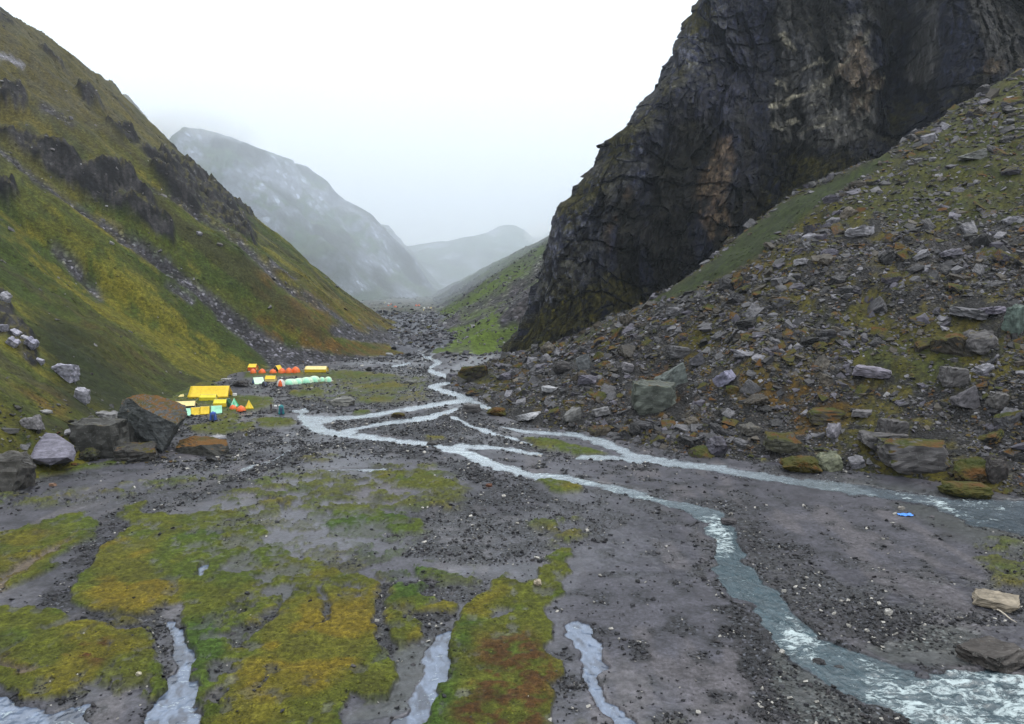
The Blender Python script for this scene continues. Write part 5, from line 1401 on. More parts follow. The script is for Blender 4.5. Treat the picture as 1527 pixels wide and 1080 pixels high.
# tussocks: short grass and moss in clumps, coloured like the ground they grow on
def tuft_material():
    t = NT("tussock_grass"); a = t.attr('tone', 'INSTANCER'); tc = t.node('ShaderNodeTexCoord').outputs['Object']
    n = t.noise(4.0, 4, .7, tc)
    return t.bsdf(t.mix(1.0, a.outputs['Color'], t.ramp(n, [(.3, .55), (.7, 1.4)]), 'MULTIPLY'), .9, t.bump(n, .8, .1), .2)
tuft_protos = bpy.data.collections.new("tussock_shapes"); M_tuft = tuft_material()
for i in range(10):
    q = r_.normal(0, 1, (16, 3)); q /= np.linalg.norm(q, axis=1)[:, None]; q *= r_.uniform(.32, .55, (16, 1)); q[:, 2] = np.abs(q[:, 2]) * .8 - .08
    me = hull_mesh("tussock_shape", q); me.materials.append(M_tuft); tuft_protos.objects.link(bpy.data.objects.new("tussock_shape", me))
def tufts(name, S, COL, wt, n, a0, a1, y0, y1, inv, size, flat, label, patch, stretch=1.0, var=.18):
    aa = r_.uniform(a0, a1, n)
    y = 1 / r_.uniform(1 / y1, 1 / y0, n) if inv else np.exp(r_.uniform(np.log(y0), np.log(y1), n)); x = aa * y
    fi = np.clip(np.interp(aa, S.a, np.arange(len(S.a))).round().astype(int), 0, len(S.a) - 1)
    fj = np.clip(np.interp(y, S.Y, np.arange(len(S.Y))).round().astype(int), 0, len(S.Y) - 1)
    ok = r_.random(n) < wt[fj, fi] * (.25 + .75 * sstep(-.25, .3, fbm(x * patch, y * patch, oct=4, seed=811)))
    x, y, fi, fj = x[ok], y[ok], fi[ok], fj[ok]; n = len(x)
    s = size(y) * np.exp(r_.normal(0, .35, n))
    nrm = slope_normal(S, x, y, 1.5)
    rot = euler_on_slope(nrm[:, 0], nrm[:, 1], nrm[:, 2], r_.normal(0, .35, n) if stretch > 1 else r_.uniform(0, 6.28, n), r_.normal(0, .1, n), r_.normal(0, .1, n))
    c = np.ones((n, 4)); c[:, :3] = COL[fj, fi] * np.exp(r_.normal(-.06, var, n))[:, None]
    k = r_.random(n); c[k < .04, :3] *= 1.7; c[(k > .04) & (k < .10), :3] *= .5
    scatter(name, np.stack([x, y, S.z(x, y) - s * .03], -1), rot, np.stack([s * stretch, s, s * flat * r_.uniform(.6, 1.3, n)], -1), c, label, tuft_protos)
tufts("moss_cushions", S_floor, COLF, np.clip(MOSSV * 1.1, 0, 1) ** 1.5, 170000, -.9, .9, 41, 230, True, lambda y: .10 + .0016 * y, .30, "small cushions of moss and grass on the river flat", .5)
tufts("hillside_tussocks", S_left, COLL, (1 - np.clip(LSCR + LROCK, 0, 1)) * (LD > 1) * np.clip((S_left.YY / 420.) ** 1.1, .15, 1), 150000, -.8, -.09, 90, 780, False, lambda y: .22 + .0021 * y, .32, "tussocks of grass over the left hillside", .05, 1.9)
tufts("slope_moss_cushions", S_tal, COLT, np.clip(TAL['veg'] * .8, 0, 1) * (TAL['d'] > 0) * np.clip((S_tal.YY / 300.) ** 1.2, .2, 1), 60000, -.09, .85, 88, 330, False, lambda y: .30 + .0022 * y, .45, "cushions of moss between the fallen rocks", .15)

# a bleached stick and a scrap of blue plastic on the flat
def tube_mesh(name, pts, rad, mat, sides=6):
    bm = bmesh.new(); prev = None
    for i, p in enumerate(pts):
        p = Vector(p); q = Vector(pts[min(i + 1, len(pts) - 1)]) - Vector(pts[max(i - 1, 0)])
        q.normalize(); u = q.orthogonal().normalized(); v = q.cross(u)
        r = rad[i] if isinstance(rad, (list, tuple)) else rad
        ring = [bm.verts.new(p + (u * math.cos(k * 2 * math.pi / sides) + v * math.sin(k * 2 * math.pi / sides)) * r) for k in range(sides)]
        if prev:
            for k in range(sides): bm.faces.new((prev[k], prev[(k + 1) % sides], ring[(k + 1) % sides], ring[k]))
        else: bm.faces.new(ring[::-1])
        prev = ring
    bm.faces.new(prev)
    me = bpy.data.meshes.new(name); bm.to_mesh(me); bm.free(); me.materials.append(mat); return me

def simple_mat(name, rgb, rough=.6, grain=8.0, amt=.25, spec=.4, trans=0.0):
    t = NT(name); tc = t.node('ShaderNodeTexCoord').outputs['Object']
    n = t.noise(grain, 4, .6, tc)
    c = t.mix(1.0, (*rgb, 1), t.ramp(n, [(.3, 1 - amt), (.7, 1 + amt * .6)]), 'MULTIPLY')
    return t.bsdf(c, rough, t.bump(n, .3, .05), spec)
M_wood = simple_mat("bleached_wood", (.42, .38, .32), .8)
A = hit(1487, 911); B = hit(1515, 931)
pts = [(A[0] + (B[0] - A[0]) * k / 5, A[1] + (B[1] - A[1]) * k / 5 + .12 * math.sin(k * 2.1), max(A[2], B[2]) + .12 + .05 * math.sin(k * 1.3)) for k in range(6)]
c0 = Vector(pts[0]); me = tube_mesh("driftwood_stick", [Vector(p) - c0 for p in pts], [.07, .065, .055, .05, .04, .02], M_wood)
o = bpy.data.objects.new("driftwood_stick", me); col.objects.link(o); o.location = c0
tag(o, "thin bleached stick lying on the gravel by the pale tan slab", "stick")
M_blue = simple_mat("blue_plastic_sheet", (.04, .22, .75), .35)
A = hit(1350, 769)
bm = bmesh.new(); nn = 8
g = [[bm.verts.new((i / nn * 1.7 - .85 + .05 * random.random(), j / nn * .9 - .45 + .08 * math.sin(i), .12 + .10 * math.sin(i * 1.7 + j) * (1 - abs(i / nn - .5)))) for i in range(nn + 1)] for j in range(nn + 1)]
for j in range(nn):
    for i in range(nn): bm.faces.new((g[j][i], g[j][i + 1], g[j + 1][i + 1], g[j + 1][i]))
me = bpy.data.meshes.new("plastic_sheet"); bm.to_mesh(me); bm.free(); me.materials.append(M_blue)
o = bpy.data.objects.new("plastic_sheet", me); col.objects.link(o); o.location = (A[0], A[1], A[2] + .02)
m = o.modifiers.new("thickness", 'SOLIDIFY'); m.thickness = .02
tag(o, "crumpled bright blue plastic scrap on the grey river sand", "plastic sheet")

# ------------------------------------------------------------------ the tent camp
def cloth(name, rgb):
    t = NT(name); tc = t.node('ShaderNodeTexCoord').outputs['Object']
    n = t.noise(1.3, 5, .6, tc); w = t.noise(5, 3, .6, tc)
    c = t.mix(1.0, (*rgb, 1), t.ramp(n, [(.3, .86), (.7, 1.08)]), 'MULTIPLY')
    b = t.node('ShaderNodeBsdfPrincipled'); t.l.new(c, b.inputs['Base Color']); b.inputs['Roughness'].default_value = .5
    t.l.new(t.bump(w, .5, .08), b.inputs['Normal'])
    tr = t.node('ShaderNodeBsdfTranslucent'); t.l.new(c, tr.inputs[0])
    mx = t.node('ShaderNodeMixShader'); mx.inputs[0].default_value = .3
    t.l.new(b.outputs[0], mx.inputs[1]); t.l.new(tr.outputs[0], mx.inputs[2]); t.l.new(mx.outputs[0], t.out.inputs[0])
    return t.m
CL = dict(
    yellow=cloth("yellow_nylon", (.86, .62, .03)), lemon=cloth("lemon_nylon", (.85, .74, .04)), cream=cloth("pale_yellow_canvas", (.85, .72, .32)),
    orange=cloth("orange_nylon", (.88, .20, .03)), red=cloth("red_orange_nylon", (.88, .15, .03)), mint=cloth("mint_nylon", (.42, .85, .62)),
    teal=cloth("green_nylon", (.03, .60, .30)), palegreen=cloth("pale_green_nylon", (.66, .88, .66)), white=cloth("white_canvas", (.80, .80, .76)),
    blue=cloth("royal_blue_nylon", (.03, .10, .45)), navy=cloth("navy_canvas", (.04, .06, .13)), tealdark=cloth("teal_toilet_nylon", (.01, .20, .23)),
    green=cloth("dark_green_nylon", (.02, .12, .06)), black=cloth("black_cloth_and_interior_shade", (.02, .02, .025)), skyblue=cloth("bright_blue_nylon", (.03, .17, .62)))  # black also stands in for unlit insides of open tents
M_pole = simple_mat("aluminium_pole", (.45, .45, .46), .35)
M_cord = simple_mat("guy_cord", (.6, .6, .55), .8)

def sheet(name, corners, mat, parent, n=8, sag=0.0, push=None, thick=.015, wave=0.0):
    """a cloth panel through four corners (a,b along the bottom; c,d along the top), sagging between its edges"""
    a, b, c, d = [Vector(q) for q in corners]
    V = []; nrm = (b - a).cross(d - a)
    if nrm.length < 1e-6: nrm = (b - a).cross(c - a)
    nrm.normalize()
    for j in range(n + 1):
        v = j / n
        for i in range(n + 1):
            u = i / n
            p = (a * (1 - u) + b * u) * (1 - v) + (d * (1 - u) + c * u) * v
            bul = 16 * u * (1 - u) * v * (1 - v)
            p = p - nrm * sag * bul + nrm * wave * math.sin(u * 19) * (1 - v)
            V.append(p)
    Fq = [(j * (n + 1) + i, j * (n + 1) + i + 1, (j + 1) * (n + 1) + i + 1, (j + 1) * (n + 1) + i) for j in range(n) for i in range(n)]
    me = bpy.data.meshes.new(name); me.from_pydata([tuple(v) for v in V], [], Fq); me.materials.append(mat)
    for p in me.polygons: p.use_smooth = True
    o = bpy.data.objects.new(name, me); col.objects.link(o); o.parent = parent
    m = o.modifiers.new("thickness", 'SOLIDIFY'); m.thickness = thick
    return o

def rod(name, p, q, r, parent, mat=None):
    o = bpy.data.objects.new(name, tube_mesh(name, [p, q], r, mat or M_pole, 5)); col.objects.link(o); o.parent = parent; return o

def place(px, py, name, rz=0):
    x, y, z = hit(px, py)
    return empty(name, (x, y, z - .03), rz), m_per_px(x, y, z)

def ridge_tent(px, py, w, h, rz, roof, gable, label, wall=0.0, open_front=False, group=None, depth=None, door=None):
    """a ridge along local X; w is the picture width it spans, h its height"""
    o, k = place(px, py, 'ridge_tent', rz); tag(o, label, 'tent', group)
    H = h * k * .95; c, s = abs(math.cos(rz)), abs(math.sin(rz))
    W = depth or H * 1.35; L = max((w * k - W * s) / max(c, .2), W * .7)
    hx, hy, z0 = L / 2, W / 2, wall * H
    for sg in (-1, 1):
        a, b = (-hx, sg * hy, z0), (hx, sg * hy, z0)
        tp = [(-hx * .97, 0, H), (hx * .97, 0, H)]
        cor = (a, b, tp[1], tp[0]) if sg < 0 else (b, a, tp[0], tp[1])
        sheet('roof_panel', cor, roof, o, 10, .06 * H)
        if wall > 0:
            cor = ((-hx * .97, sg * hy * .95, 0), (hx * .97, sg * hy * .95, 0), (hx * .97, sg * hy * .95, z0 * 1.04), (-hx * .97, sg * hy * .95, z0 * 1.04))
            sheet('side_wall', cor if sg < 0 else (cor[1], cor[0], cor[3], cor[2]), gable, o, 8, .02, wave=.03)
    for sx in (-1, 1):
        X_ = sx * hx * .93
        if open_front and sx > 0:
            sheet('door_flap', ((X_, -hy * .95, 0), (X_ + .25, -hy * .55, 0), (X_, -.03, H * .93), (X_, -.1, H * .9)), roof, o, 6)
            sheet('door_flap', ((X_, hy * .95, 0), (X_ + .25, hy * .55, 0), (X_, .03, H * .93), (X_, .1, H * .9)), roof, o, 6)
            sheet('interior_shade_sheet', ((X_ - L * .25, -hy * .9, 0), (X_ - L * .25, hy * .9, 0), (X_ - L * .25, .05, H * .9), (X_ - L * .25, -.05, H * .9)), CL['black'], o, 4)  # added black sheet, painting the darkness inside the open end
        else:
            g = sheet('gable_wall', ((X_, -hy * .95 * sx, 0), (X_, hy * .95 * sx, 0), (X_, .02 * sx, H * .97), (X_, -.02 * sx, H * .97)), gable, o, 6, -.02)
            if wall > 0: g.data.transform(Matrix.Translation((0, 0, 0)))
            sheet('door', ((X_ + .04 * sx, -hy * .35 * sx, 0.02), (X_ + .04 * sx, hy * .35 * sx, 0.02), (X_ + .04 * sx, .03 * sx, H * .72), (X_ + .04 * sx, -.03 * sx, H * .72)), door or roof, o, 4)
        rod('pole', (sx * hx * .96, 0, 0), (sx * hx * .96, 0, H * 1.04), .035, o)
        for sy in (-1, 1): rod('guy_line', (sx * hx, sy * hy, z0 + .02), (sx * (hx + .5), sy * (hy + .6), .02), .012, o, M_cord)
    rod('ridge_pole', (-hx * .97, 0, H * .985), (hx * .97, 0, H * .985), .03, o)
    return o

def dome_tent(px, py, w, h, rz, skin, door, label, group=None, parts=True, stretch=1.0, name='dome_tent', ep=.8):
    if skin in (CL['red'], CL['orange']): ep = 1.35
    o, k = place(px, py, name, rz); tag(o, label, 'tent', group)
    R, H = w * k / 2, h * k; n, m = 24, 9
    V, Fq = [], []
    for j in range(m + 1):
        e = j / m * math.pi / 2
        for i in range(n):
            a = i / n * 2 * math.pi
            rib = 1 - .055 * abs(math.sin(a * 2))                   # taut between two crossed poles
            r = R * math.cos(e) ** ep * rib
            V.append((r * math.cos(a) * stretch, r * math.sin(a) * .9, H * math.sin(e) ** .95))
    for j in range(m):
        for i in range(n): Fq.append((j * n + i, j * n + (i + 1) % n, (j + 1) * n + (i + 1) % n, (j + 1) * n + i))
    me = bpy.data.meshes.new('canopy'); me.from_pydata(V, [], Fq); me.materials.append(skin)
    for p in me.polygons: p.use_smooth = True
    c = bpy.data.objects.new('canopy', me); col.objects.link(c); c.parent = o
    if not parts: 
        return o
    # door: an arched panel standing a little proud of the skin on the camera side (-Y)
    V, Fq = [], []
    for j in range(7):
        e = j / 6 * math.radians(62)
        for i in range(7):
            a = math.radians(-90 + (i - 3) / 3 * 30 * (1 - .55 * (j / 6) ** 2))
            r = R * math.cos(e) ** ep * 1.015 + .03
            V.append((r * math.cos(a) * stretch, r * math.sin(a) * .9, H * math.sin(e) ** .95 + .02))
    for j in range(6):
        for i in range(6): Fq.append((j * 7 + i, j * 7 + i + 1, (j + 1) * 7 + i + 1, (j + 1) * 7 + i))
    me = bpy.data.meshes.new('door'); me.from_pydata(V, [], Fq); me.materials.append(door)
    d = bpy.data.objects.new('door', me); col.objects.link(d); d.parent = o
    for q in (0, 1):
        pts = []
        for j in range(13):
            e = math.pi * j / 12; a = math.pi / 4 + q * math.pi / 2; cc = math.cos(e)
            r = R * abs(cc) ** ep * (1 if cc > 0 else -1) * .96
            pts.append((r * math.cos(a) * stretch, r * math.sin(a) * .9, H * math.sin(e) ** .95 + .03))
        b = bpy.data.objects.new('tent_pole', tube_mesh('tent_pole', pts, .02, M_pole, 4)); col.objects.link(b); b.parent = o
    return o

def pyramid_tent(px, py, w, h, rz, skin, accent, label, group=None):
    o, k = place(px, py, 'pyramid_tent', rz); tag(o, label, 'tent', group)
    R, H = w * k / 2 * .78, h * k
    cs = [(-R, -R, 0), (R, -R, 0), (R, R, 0), (-R, R, 0)]
    for i in range(4):
        a, b = cs[i], cs[(i + 1) % 4]
        sheet('wall_panel', (a, b, (b[0] * .02, b[1] * .02, H), (a[0] * .02, a[1] * .02, H)), accent if i == 1 else skin, o, 7, .07 * R)  # second cloth colour on one wall, also used for the door
    sheet('door', ((-R * .3, -R * 1.03, .02), (R * .3, -R * 1.03, .02), (R * .05, -R * .34, H * .68), (-R * .05, -R * .34, H * .68)), accent, o, 4)
    rod('pole', (0, 0, 0), (0, 0, H * 1.06), .035, o)
    return o

def toilet_tent(px, py, w, h, skin, label):
    o, k = place(px, py, 'toilet_tent', .25); tag(o, label, 'tent')
    R, H = w * k / 2 * .8, h * k; z1 = H * .8
    cs = [(-R, -R), (R, -R), (R, R), (-R, R)]
    for i in range(4):
        a, b = cs[i], cs[(i + 1) % 4]
        sheet('side_wall', ((a[0] * 1.06, a[1] * 1.06, 0), (b[0] * 1.06, b[1] * 1.06, 0), (b[0] * .85, b[1] * .85, z1), (a[0] * .85, a[1] * .85, z1)), skin, o, 6, .03, wave=.02)
        sheet('roof_panel', ((a[0] * .9, a[1] * .9, z1 - .02), (b[0] * .9, b[1] * .9, z1 - .02), (b[0] * .04, b[1] * .04, H), (a[0] * .04, a[1] * .04, H)), skin, o, 4, -.03)
    sheet('door', ((-R * .4, -R * 1.1, .05), (R * .4, -R * 1.1, .05), (R * .36, -R * .92, z1 * .9), (-R * .36, -R * .92, z1 * .9)), CL['navy'], o, 4)
    for a in cs: rod('corner_pole', (a[0] * 1.02, a[1] * 1.02, 0), (a[0] * .84, a[1] * .84, z1), .025, o)
    return o

G_N, G_M, G_F = "tents of the near camp row", "tents of the middle camp row", "tents of the orange camp row"
ridge_tent(314, 592, 60, 17.5, .10, CL['yellow'], CL['yellow'], "largest yellow mess tent with its open gable facing the river", .12, True, G_N, depth=5.2)
ridge_tent(311, 597, 25, 9.5, .02, CL['lemon'], CL['lemon'], "low yellow lean-to pitched against the near side of the largest yellow tent", .55, False, G_N, depth=1.8)
ridge_tent(329, 606, 20, 11.5, .12, CL['lemon'], CL['yellow'], "square yellow tent right behind the mint ridge tent", .5, False, G_N, depth=2.0)
ridge_tent(341, 606, 10, 12.5, 1.3, CL['green'], CL['green'], "dark green tent between the square yellow tent and the green pyramid", .3, False, G_N, depth=1.6)
pyramid_tent(349.5, 606, 15, 12.5, .2, CL['mint'], CL['teal'], "green and mint pyramid tent behind two orange domes", G_N)
dome_tent(347.5, 610, 11.5, 6.6, 0, CL['orange'], CL['red'], "smaller orange dome in front of the green pyramid tent", G_N)
dome_tent(359.5, 612.5, 14, 8, .3, CL['orange'], CL['red'], "larger orange dome beside the yellow pyramid tent", G_N)
pyramid_tent(371.5, 609, 16, 12.5, .35, CL['yellow'], CL['lemon'], "lone yellow pyramid tent at the river end of the near row", G_N)
ridge_tent(277, 607, 33, 9.5, .25, CL['cream'], CL['black'], "pale yellow ridge tent with a dark open side behind the mint and yellow row", .35, False, G_N, depth=3.6)  # black walls paint the unlit inside seen through the open side
ridge_tent(274, 619.5, 26, 11.0, .45, CL['mint'], CL['teal'], "mint tent with green end nearest the giant moss-topped block", 0, False, G_N, depth=2.8, door=CL['mint'])
ridge_tent(292, 618, 17, 11.5, .30, CL['yellow'], CL['lemon'], "bright yellow tent touching the mint tent by the moss-topped block", 0, False, G_N, depth=2.4)
ridge_tent(306, 616.5, 17, 11.5, .30, CL['yellow'], CL['lemon'], "bright yellow tent next to the gap before the mint ridge tent", 0, False, G_N, depth=2.4)
ridge_tent(323, 615.5, 20, 11.5, .35, CL['mint'], CL['teal'], "mint ridge tent with green end just above the blue toilet tent", 0, False, G_N, depth=2.4, door=CL['mint'])
toilet_tent(318, 627.5, 11.5, 14.5, CL['blue'], "tall narrow dark blue toilet tent in front of the mint ridge tent")
toilet_tent(419.7, 617.5, 10.5, 14.5, CL['tealdark'], "tall narrow teal toilet tent alone by the stream")
ridge_tent(385, 571.5, 22, 9.5, .55, CL['palegreen'], CL['skyblue'], "pale green ridge tent with a blue gable", 0, False, G_M, depth=4.2, door=CL['blue'])
ridge_tent(404, 568.5, 16, 9, .05, CL['yellow'], CL['cream'], "yellow box-shaped tent between the pale green one and the white dome", .45, False, G_M, depth=2.6)
dome_tent(394, 576, 8.5, 7.5, 0, CL['navy'], CL['black'], "small navy dome in front of the pale green ridge tent", G_M)
dome_tent(419, 576, 12.5, 10.5, .1, CL['white'], CL['red'], "white dome with a bright orange door", G_M)
for i, (a, b, w, h, lab) in enumerate((
    (433.5, 572.8, 22, 8, "pale green dome closest to the white dome, first of the long line"), (446, 571.8, 20, 8.0, "second pale green dome of the long line counting from the white dome"),
    (457.5, 570.7, 20, 8.4, "third pale green dome of the long line counting from the white dome"), (468.5, 569.6, 18, 9.2, "fourth and tallest pale green dome at the long line's end"),
    (480.5, 569, 10, 6.8, "small pale green dome standing just past the long line"), (489.5, 569.2, 12, 7.6, "last pale green dome, farthest along towards the river"))):
    dome_tent(a, b, w, h, .1 * i, CL['palegreen'], CL['mint'], lab, G_M)
ridge_tent(377.5, 552.5, 12.5, 10.5, .05, CL['yellow'], CL['red'], "tall orange-walled tent with a yellow roof at the hillside end", .55, False, G_F, depth=3.4)
dome_tent(377.5, 556.3, 9.5, 6.4, 0, CL['red'], CL['orange'], "red dome right in front of the yellow-roofed orange tent", G_F)
dome_tent(391, 556.3, 11, 6.6, 0, CL['red'], CL['orange'], "red dome standing alone after the yellow-roofed orange tent", G_F)
dome_tent(407, 556.3, 11, 6.2, 0, CL['red'], CL['orange'], "low red dome on the near side of the yellow and black awning", G_F)
ridge_tent(414.5, 553.5, 13, 9.5, 1.15, CL['yellow'], CL['black'], "yellow awning with a black open gable behind the red domes", 0, False, G_F, depth=3.2, door=CL['black'])
dome_tent(420.5, 556.3, 12, 7.6, 0, CL['red'], CL['orange'], "red dome directly in front of the black gable's river side", G_F)
dome_tent(431, 556, 12, 7.8, 0, CL['red'], CL['orange'], "red dome between two others near the orange row's end", G_F)
dome_tent(441, 555.6, 14, 9.2, 0, CL['orange'], CL['red'], "biggest orange dome closing the orange row", G_F)
ridge_tent(472, 554.5, 33, 9.2, -.02, CL['cream'], CL['yellow'], "long low pale yellow tent standing apart past the orange row", .5, False, G_F, depth=3.4)
G_X = "tiny tents of the distant camp up the valley"
for a, b, w, h, cc, lab in ((574.6, 452.4, 3.6, 2.4, 'cream', "cream speck of a tent at the hillside end of the distant camp"), (579.5, 453.6, 3, 2, 'white', "white tent just after the cream one in the distant camp"),
    (583.4, 454.8, 3.4, 2.4, 'orange', "orange tent below the white one in the distant camp"), (579, 456.2, 3.4, 1.8, 'red', "red tent at the near edge of the distant camp's first cluster"),
    (589.6, 458.4, 5, 2.4, 'red', "widest red tent of the distant camp"), (599.6, 458.4, 2.4, 1.8, 'white', "lone little white tent between the distant camp's clusters"),
    (620.6, 456.6, 3.8, 2.8, 'red', "red tent of the distant camp's middle pair"), (624.8, 456.6, 3.8, 2.8, 'orange', "orange tent of the distant camp's middle pair"),
    (632.6, 460.6, 3.4, 2.4, 'white', "white tent of the distant camp nearest the stream rubble"), (631.6, 463, 2, 1.5, 'cream', "tiny cream tent just below the white one by the rubble"),
    (638.8, 459.2, 2, 1.6, 'white', "tiny white tent of the distant camp's far pair"), (642.4, 459.8, 3, 2, 'cream', "last cream tent at the valley side of the distant camp")):
    dome_tent(a, b, w, h, 0, CL[cc], CL['orange'], lab, G_X, parts=False)

# small camp goods
M_white = simple_mat("white_painted_crate", (.7, .7, .68), .6)
def crate(px, py, w, h, label, mat, rz=.3):
    o, k = place(px, py, 'storage_crate', rz); tag(o, label, 'crate')
    a, d, hh = w * k / 2, w * k / 2.6, h * k
    def box(nm, x0, x1, y0, y1, z0, z1, m):
        V = [(x, y, z) for x in (x0, x1) for y in (y0, y1) for z in (z0, z1)]
        me = bpy.data.meshes.new(nm); me.from_pydata(V, [], [(0, 1, 3, 2), (4, 6, 7, 5), (0, 4, 5, 1), (2, 3, 7, 6), (0, 2, 6, 4), (1, 5, 7, 3)]); me.materials.append(m)
        q = bpy.data.objects.new(nm, me); col.objects.link(q); q.parent = o
        b = q.modifiers.new("soft_edges", 'BEVEL'); b.width = .03; b.segments = 2
    box('body', -a, a, -d, d, 0, hh * .8, mat); box('lid', -a * 1.04, a * 1.04, -d * 1.05, d * 1.05, hh * .8 + .003, hh, mat)
crate(350, 590.3, 5.5, 3.4, "white storage box at the open end of the largest yellow tent", M_white)
crate(411, 606.6, 4, 2.2, "white box on the grass between the person and the teal tent", M_white, .1)
crate(416.5, 605.6, 3.6, 2.0, "second white box lying just behind the teal toilet tent", M_white, .6)
x_, y_, z_ = hit(270, 591.5)
e_ = empty('ground_tarp', (x_, y_, z_), .3); tag(e_, "small yellow tarp draped over gear on the grass behind the camp", 'tarp')
k = m_per_px(x_, y_, z_)
sheet('cover', ((-4 * k, -2 * k, 0), (4 * k, -1.5 * k, 0), (3.4 * k, 1.5 * k, 3.6 * k), (-1 * k, 1.5 * k, 2.6 * k)), CL['cream'], e_, 8, .1, wave=.08)
sheet('back_fold', ((-4 * k, 3.5 * k, 0), (4 * k, 3.5 * k, 0), (3.4 * k, 1.5 * k, 3.6 * k), (-1 * k, 1.5 * k, 2.6 * k)), CL['cream'], e_, 8, .05)

# ------------------------------------------------------------------ the person by the stream
def skin_body(name, joints, links, mat, parent, loc=(0, 0, 0), lv=2):
    me = bpy.data.meshes.new(name); me.from_pydata([j[0] for j in joints], links, [])
    o = bpy.data.objects.new(name, me); col.objects.link(o); o.parent = parent
    m = o.modifiers.new("skin", 'SKIN')
    for i, j in enumerate(joints):
        sv = me.skin_vertices[0].data[i]; r = j[1]
        sv.radius = r if isinstance(r, tuple) else (r, r)
        sv.use_root = (i == 0)
    s = o.modifiers.new("smooth", 'SUBSURF'); s.levels = lv; s.render_levels = lv
    me.materials.append(mat); m.use_smooth_shade = True
    return o
M_skin = simple_mat("tanned_skin", (.30, .17, .10), .6); M_jacket = simple_mat("black_jacket", (.018, .018, .022), .8); M_trouser = simple_mat("dark_trousers", (.03, .028, .03), .85)
M_hair = simple_mat("black_hair", (.01, .009, .008), .7); M_boot = simple_mat("brown_boot", (.05, .035, .025), .7)
pe, k = place(404.3, 611.8, 'person', 2.5)
tag(pe, "person in dark jacket and trousers standing at the edge of the grass", 'person')
J = [((0, 0, .95), .12), ((0, 0, 1.15), .125), ((0, 0, 1.36), (.15, .11)), ((0, 0, 1.47), .05), ((0, -.01, 1.56), .06), ((0, -.02, 1.66), (.08, .095)),
     ((.19, 0, 1.40), .055), ((.26, -.01, 1.14), .042), ((.25, -.07, .90), .032), ((.25, -.09, .82), .03),
     ((-.19, 0, 1.40), .055), ((-.27, .01, 1.14), .042), ((-.24, -.10, .93), .032), ((-.22, -.13, .86), .03),
     ((.10, 0, .88), .085), ((.13, -.02, .48), .06), ((.14, .03, .09), .045), ((.15, -.12, .04), .04),
     ((-.10, 0, .88), .085), ((-.13, .03, .48), .06), ((-.15, .10, .09), .045), ((-.17, -.05, .04), .04)]
Lk = [(0, 1), (1, 2), (2, 3), (3, 4), (4, 5), (2, 6), (6, 7), (7, 8), (8, 9), (2, 10), (10, 11), (11, 12), (12, 13), (0, 14), (14, 15), (15, 16), (16, 17), (0, 18), (18, 19), (19, 20), (20, 21)]
skin_body('body', J, Lk, M_skin, pe)
skin_body('jacket', [((0, 0, .93), .15), ((0, 0, 1.15), .155), ((0, 0, 1.37), (.18, .135)), ((0, 0, 1.46), .075), ((.19, 0, 1.40), .075), ((.26, -.01, 1.14), .062), ((.25, -.06, .93), .05), ((-.19, 0, 1.40), .075), ((-.27, .01, 1.14), .062), ((-.245, -.09, .95), .05)],
          [(0, 1), (1, 2), (2, 3), (2, 4), (4, 5), (5, 6), (2, 7), (7, 8), (8, 9)], M_jacket, pe)
skin_body('trousers', [((0, 0, .93), .135), ((.10, 0, .86), .105), ((.13, -.02, .48), .08), ((.14, .03, .14), .065), ((-.10, 0, .86), .105), ((-.13, .03, .48), .08), ((-.15, .10, .14), .065)], [(0, 1), (1, 2), (2, 3), (0, 4), (4, 5), (5, 6)], M_trouser, pe)
skin_body('hair', [((0, .02, 1.70), (.095, .10)), ((0, .05, 1.64), .07)], [(0, 1)], M_hair, pe)
skin_body('boot', [((.14, .04, .12), .06), ((.145, .02, .05), .055), ((.155, -.14, .04), .045)], [(0, 1), (1, 2)], M_boot, pe)
skin_body('boot', [((-.15, .11, .12), .06), ((-.155, .09, .05), .055), ((-.17, -.07, .04), .045)], [(0, 1), (1, 2)], M_boot, pe)
# five fingers to each hand, curled loosely
for sx, hx, hy, hz in ((1, .25, -.10, .80), (-1, -.22, -.14, .84)):
    for q in range(4): 
        l = (.085, .095, .088, .07)[q]
        skin_body('finger', [((hx, hy + (q - 1.5) * .02, hz + .01), .011), ((hx + .004, hy + (q - 1.5) * .022, hz - l * .55), .010), ((hx - sx * .02, hy + (q - 1.5) * .022, hz - l), .008)], [(0, 1), (1, 2)], M_skin, pe, lv=1)
    skin_body('thumb', [((hx - sx * .01, hy - .03, hz + .03), .013), ((hx - sx * .03, hy - .055, hz - .01), .011), ((hx - sx * .035, hy - .06, hz - .045), .009)], [(0, 1), (1, 2)], M_skin, pe, lv=1)

# ------------------------------------------------------------------ air and low cloud
def box_obj(name, x0, x1, y0, y1, z0, z1):
    V = [(x, y, z) for x in (x0, x1) for y in (y0, y1) for z in (z0, z1)]
    me = bpy.data.meshes.new(name); me.from_pydata(V, [], [(0, 1, 3, 2), (4, 6, 7, 5), (0, 4, 5, 1), (2, 3, 7, 6), (0, 2, 6, 4), (1, 5, 7, 3)])
    o = bpy.data.objects.new(name, me); col.objects.link(o); return o
HZ = box_obj("haze", -3200, 3200, -120, 5200, -60, 620)
m = bpy.data.materials.new("damp_valley_air"); m.use_nodes = True; nt = m.node_tree; nt.nodes.clear()
ot = nt.nodes.new('ShaderNodeOutputMaterial'); pv = nt.nodes.new('ShaderNodeVolumePrincipled')
pv.inputs['Color'].default_value = (.78, .89, 1.0, 1); pv.inputs['Density'].default_value = .00006; pv.inputs['Anisotropy'].default_value = .2
nt.links.new(pv.outputs[0], ot.inputs['Volume']); HZ.data.materials.append(m)
tag(HZ, kind='stuff', label='thin damp haze filling the valley')

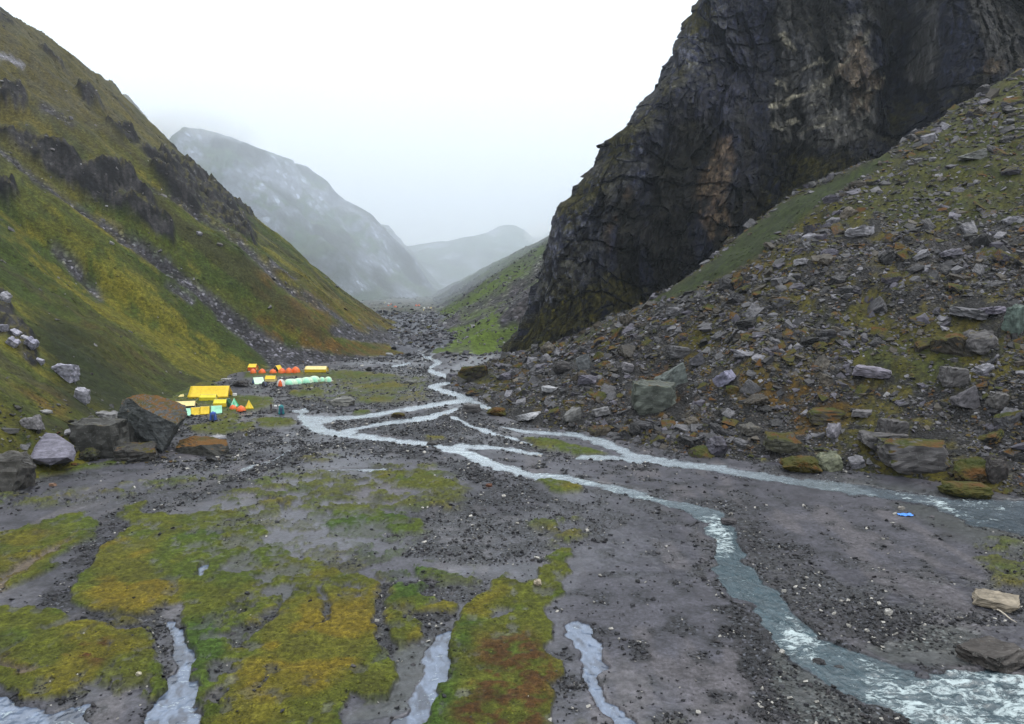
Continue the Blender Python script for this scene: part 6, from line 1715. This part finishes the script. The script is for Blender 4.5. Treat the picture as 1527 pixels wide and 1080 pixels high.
# mist thickens up the valley; a few ragged clouds hang against the mountain tops
def vapour(name, build, tint=(1.0, 1.0, 1.0)):
    m = bpy.data.materials.new(name); m.use_nodes = True; nt = m.node_tree; nt.nodes.clear(); N_, L_ = nt.nodes, nt.links
    ot = N_.new('ShaderNodeOutputMaterial'); pv = N_.new('ShaderNodeVolumePrincipled'); pv.inputs['Color'].default_value = (*tint, 1); pv.inputs['Anisotropy'].default_value = .1
    def mr(v, a, b, c, d):
        n = N_.new('ShaderNodeMapRange'); n.interpolation_type = 'SMOOTHSTEP'; L_.new(v, n.inputs[0])
        for i, q in enumerate((a, b, c, d)): n.inputs[i + 1].default_value = q
        return n.outputs[0]
    def mt(op, a, b):
        n = N_.new('ShaderNodeMath'); n.operation = op
        for i, q in enumerate((a, b)):
            if isinstance(q, (int, float)): n.inputs[i].default_value = q
            else: L_.new(q, n.inputs[i])
        return n.outputs[0]
    L_.new(build(N_, L_, mr, mt), pv.inputs['Density']); L_.new(pv.outputs[0], ot.inputs['Volume']); return m
def mist_d(N_, L_, mr, mt):
    ge = N_.new('ShaderNodeNewGeometry'); sp = N_.new('ShaderNodeSeparateXYZ'); L_.new(ge.outputs['Position'], sp.inputs[0])
    return mt('SUBTRACT', mr(sp.outputs['Y'], 620, 880, 0.0, .0017), mr(sp.outputs['Y'], 1050, 1400, 0.0, .00135))
MB = box_obj("valley_mist", -1900, 1500, 610, 4900, -50, 560)
MB.data.materials.append(vapour("valley_mist_vapour", mist_d, (.86, .925, 1.0))); tag(MB, kind='stuff', label='pale mist thickening towards the head of the valley')
def cloud_d(N_, L_, mr, mt):
    tc = N_.new('ShaderNodeTexCoord'); ln = N_.new('ShaderNodeVectorMath'); ln.operation = 'LENGTH'; L_.new(tc.outputs['Object'], ln.inputs[0])
    ge = N_.new('ShaderNodeNewGeometry')
    nz = N_.new('ShaderNodeTexNoise'); nz.inputs['Scale'].default_value = .011; nz.inputs['Detail'].default_value = 5; nz.inputs['Roughness'].default_value = .62
    L_.new(ge.outputs['Position'], nz.inputs['Vector'])
    return mr(mt('SUBTRACT', mt('ADD', nz.outputs['Fac'], .42), ln.outputs['Value']), -.22, .22, 0.0, .012)
M_cloud = vapour("cloud_vapour", cloud_d)
def cloud(px, py, Y_, w, h, label):
    a = P3(px, py, Y_); k = Y_ / F
    bm = bmesh.new(); bmesh.ops.create_icosphere(bm, subdivisions=3, radius=1.0)
    me = bpy.data.meshes.new("low_cloud"); bm.to_mesh(me); bm.free(); me.materials.append(M_cloud)
    o = bpy.data.objects.new("low_cloud", me); col.objects.link(o); o.location = a; o.scale = (w * k / 2, w * k / 2.4, h * k / 2)
    tag(o, kind='stuff', label=label)
cloud(290, 204, 1230, 190, 90, 'white cloud wrapping the far mountain top')
cloud(378, 246, 1280, 60, 36, 'small puff of cloud against the far mountain face')
cloud(815, 350, 1750, 70, 40, 'cloud puff behind the cliff edge')
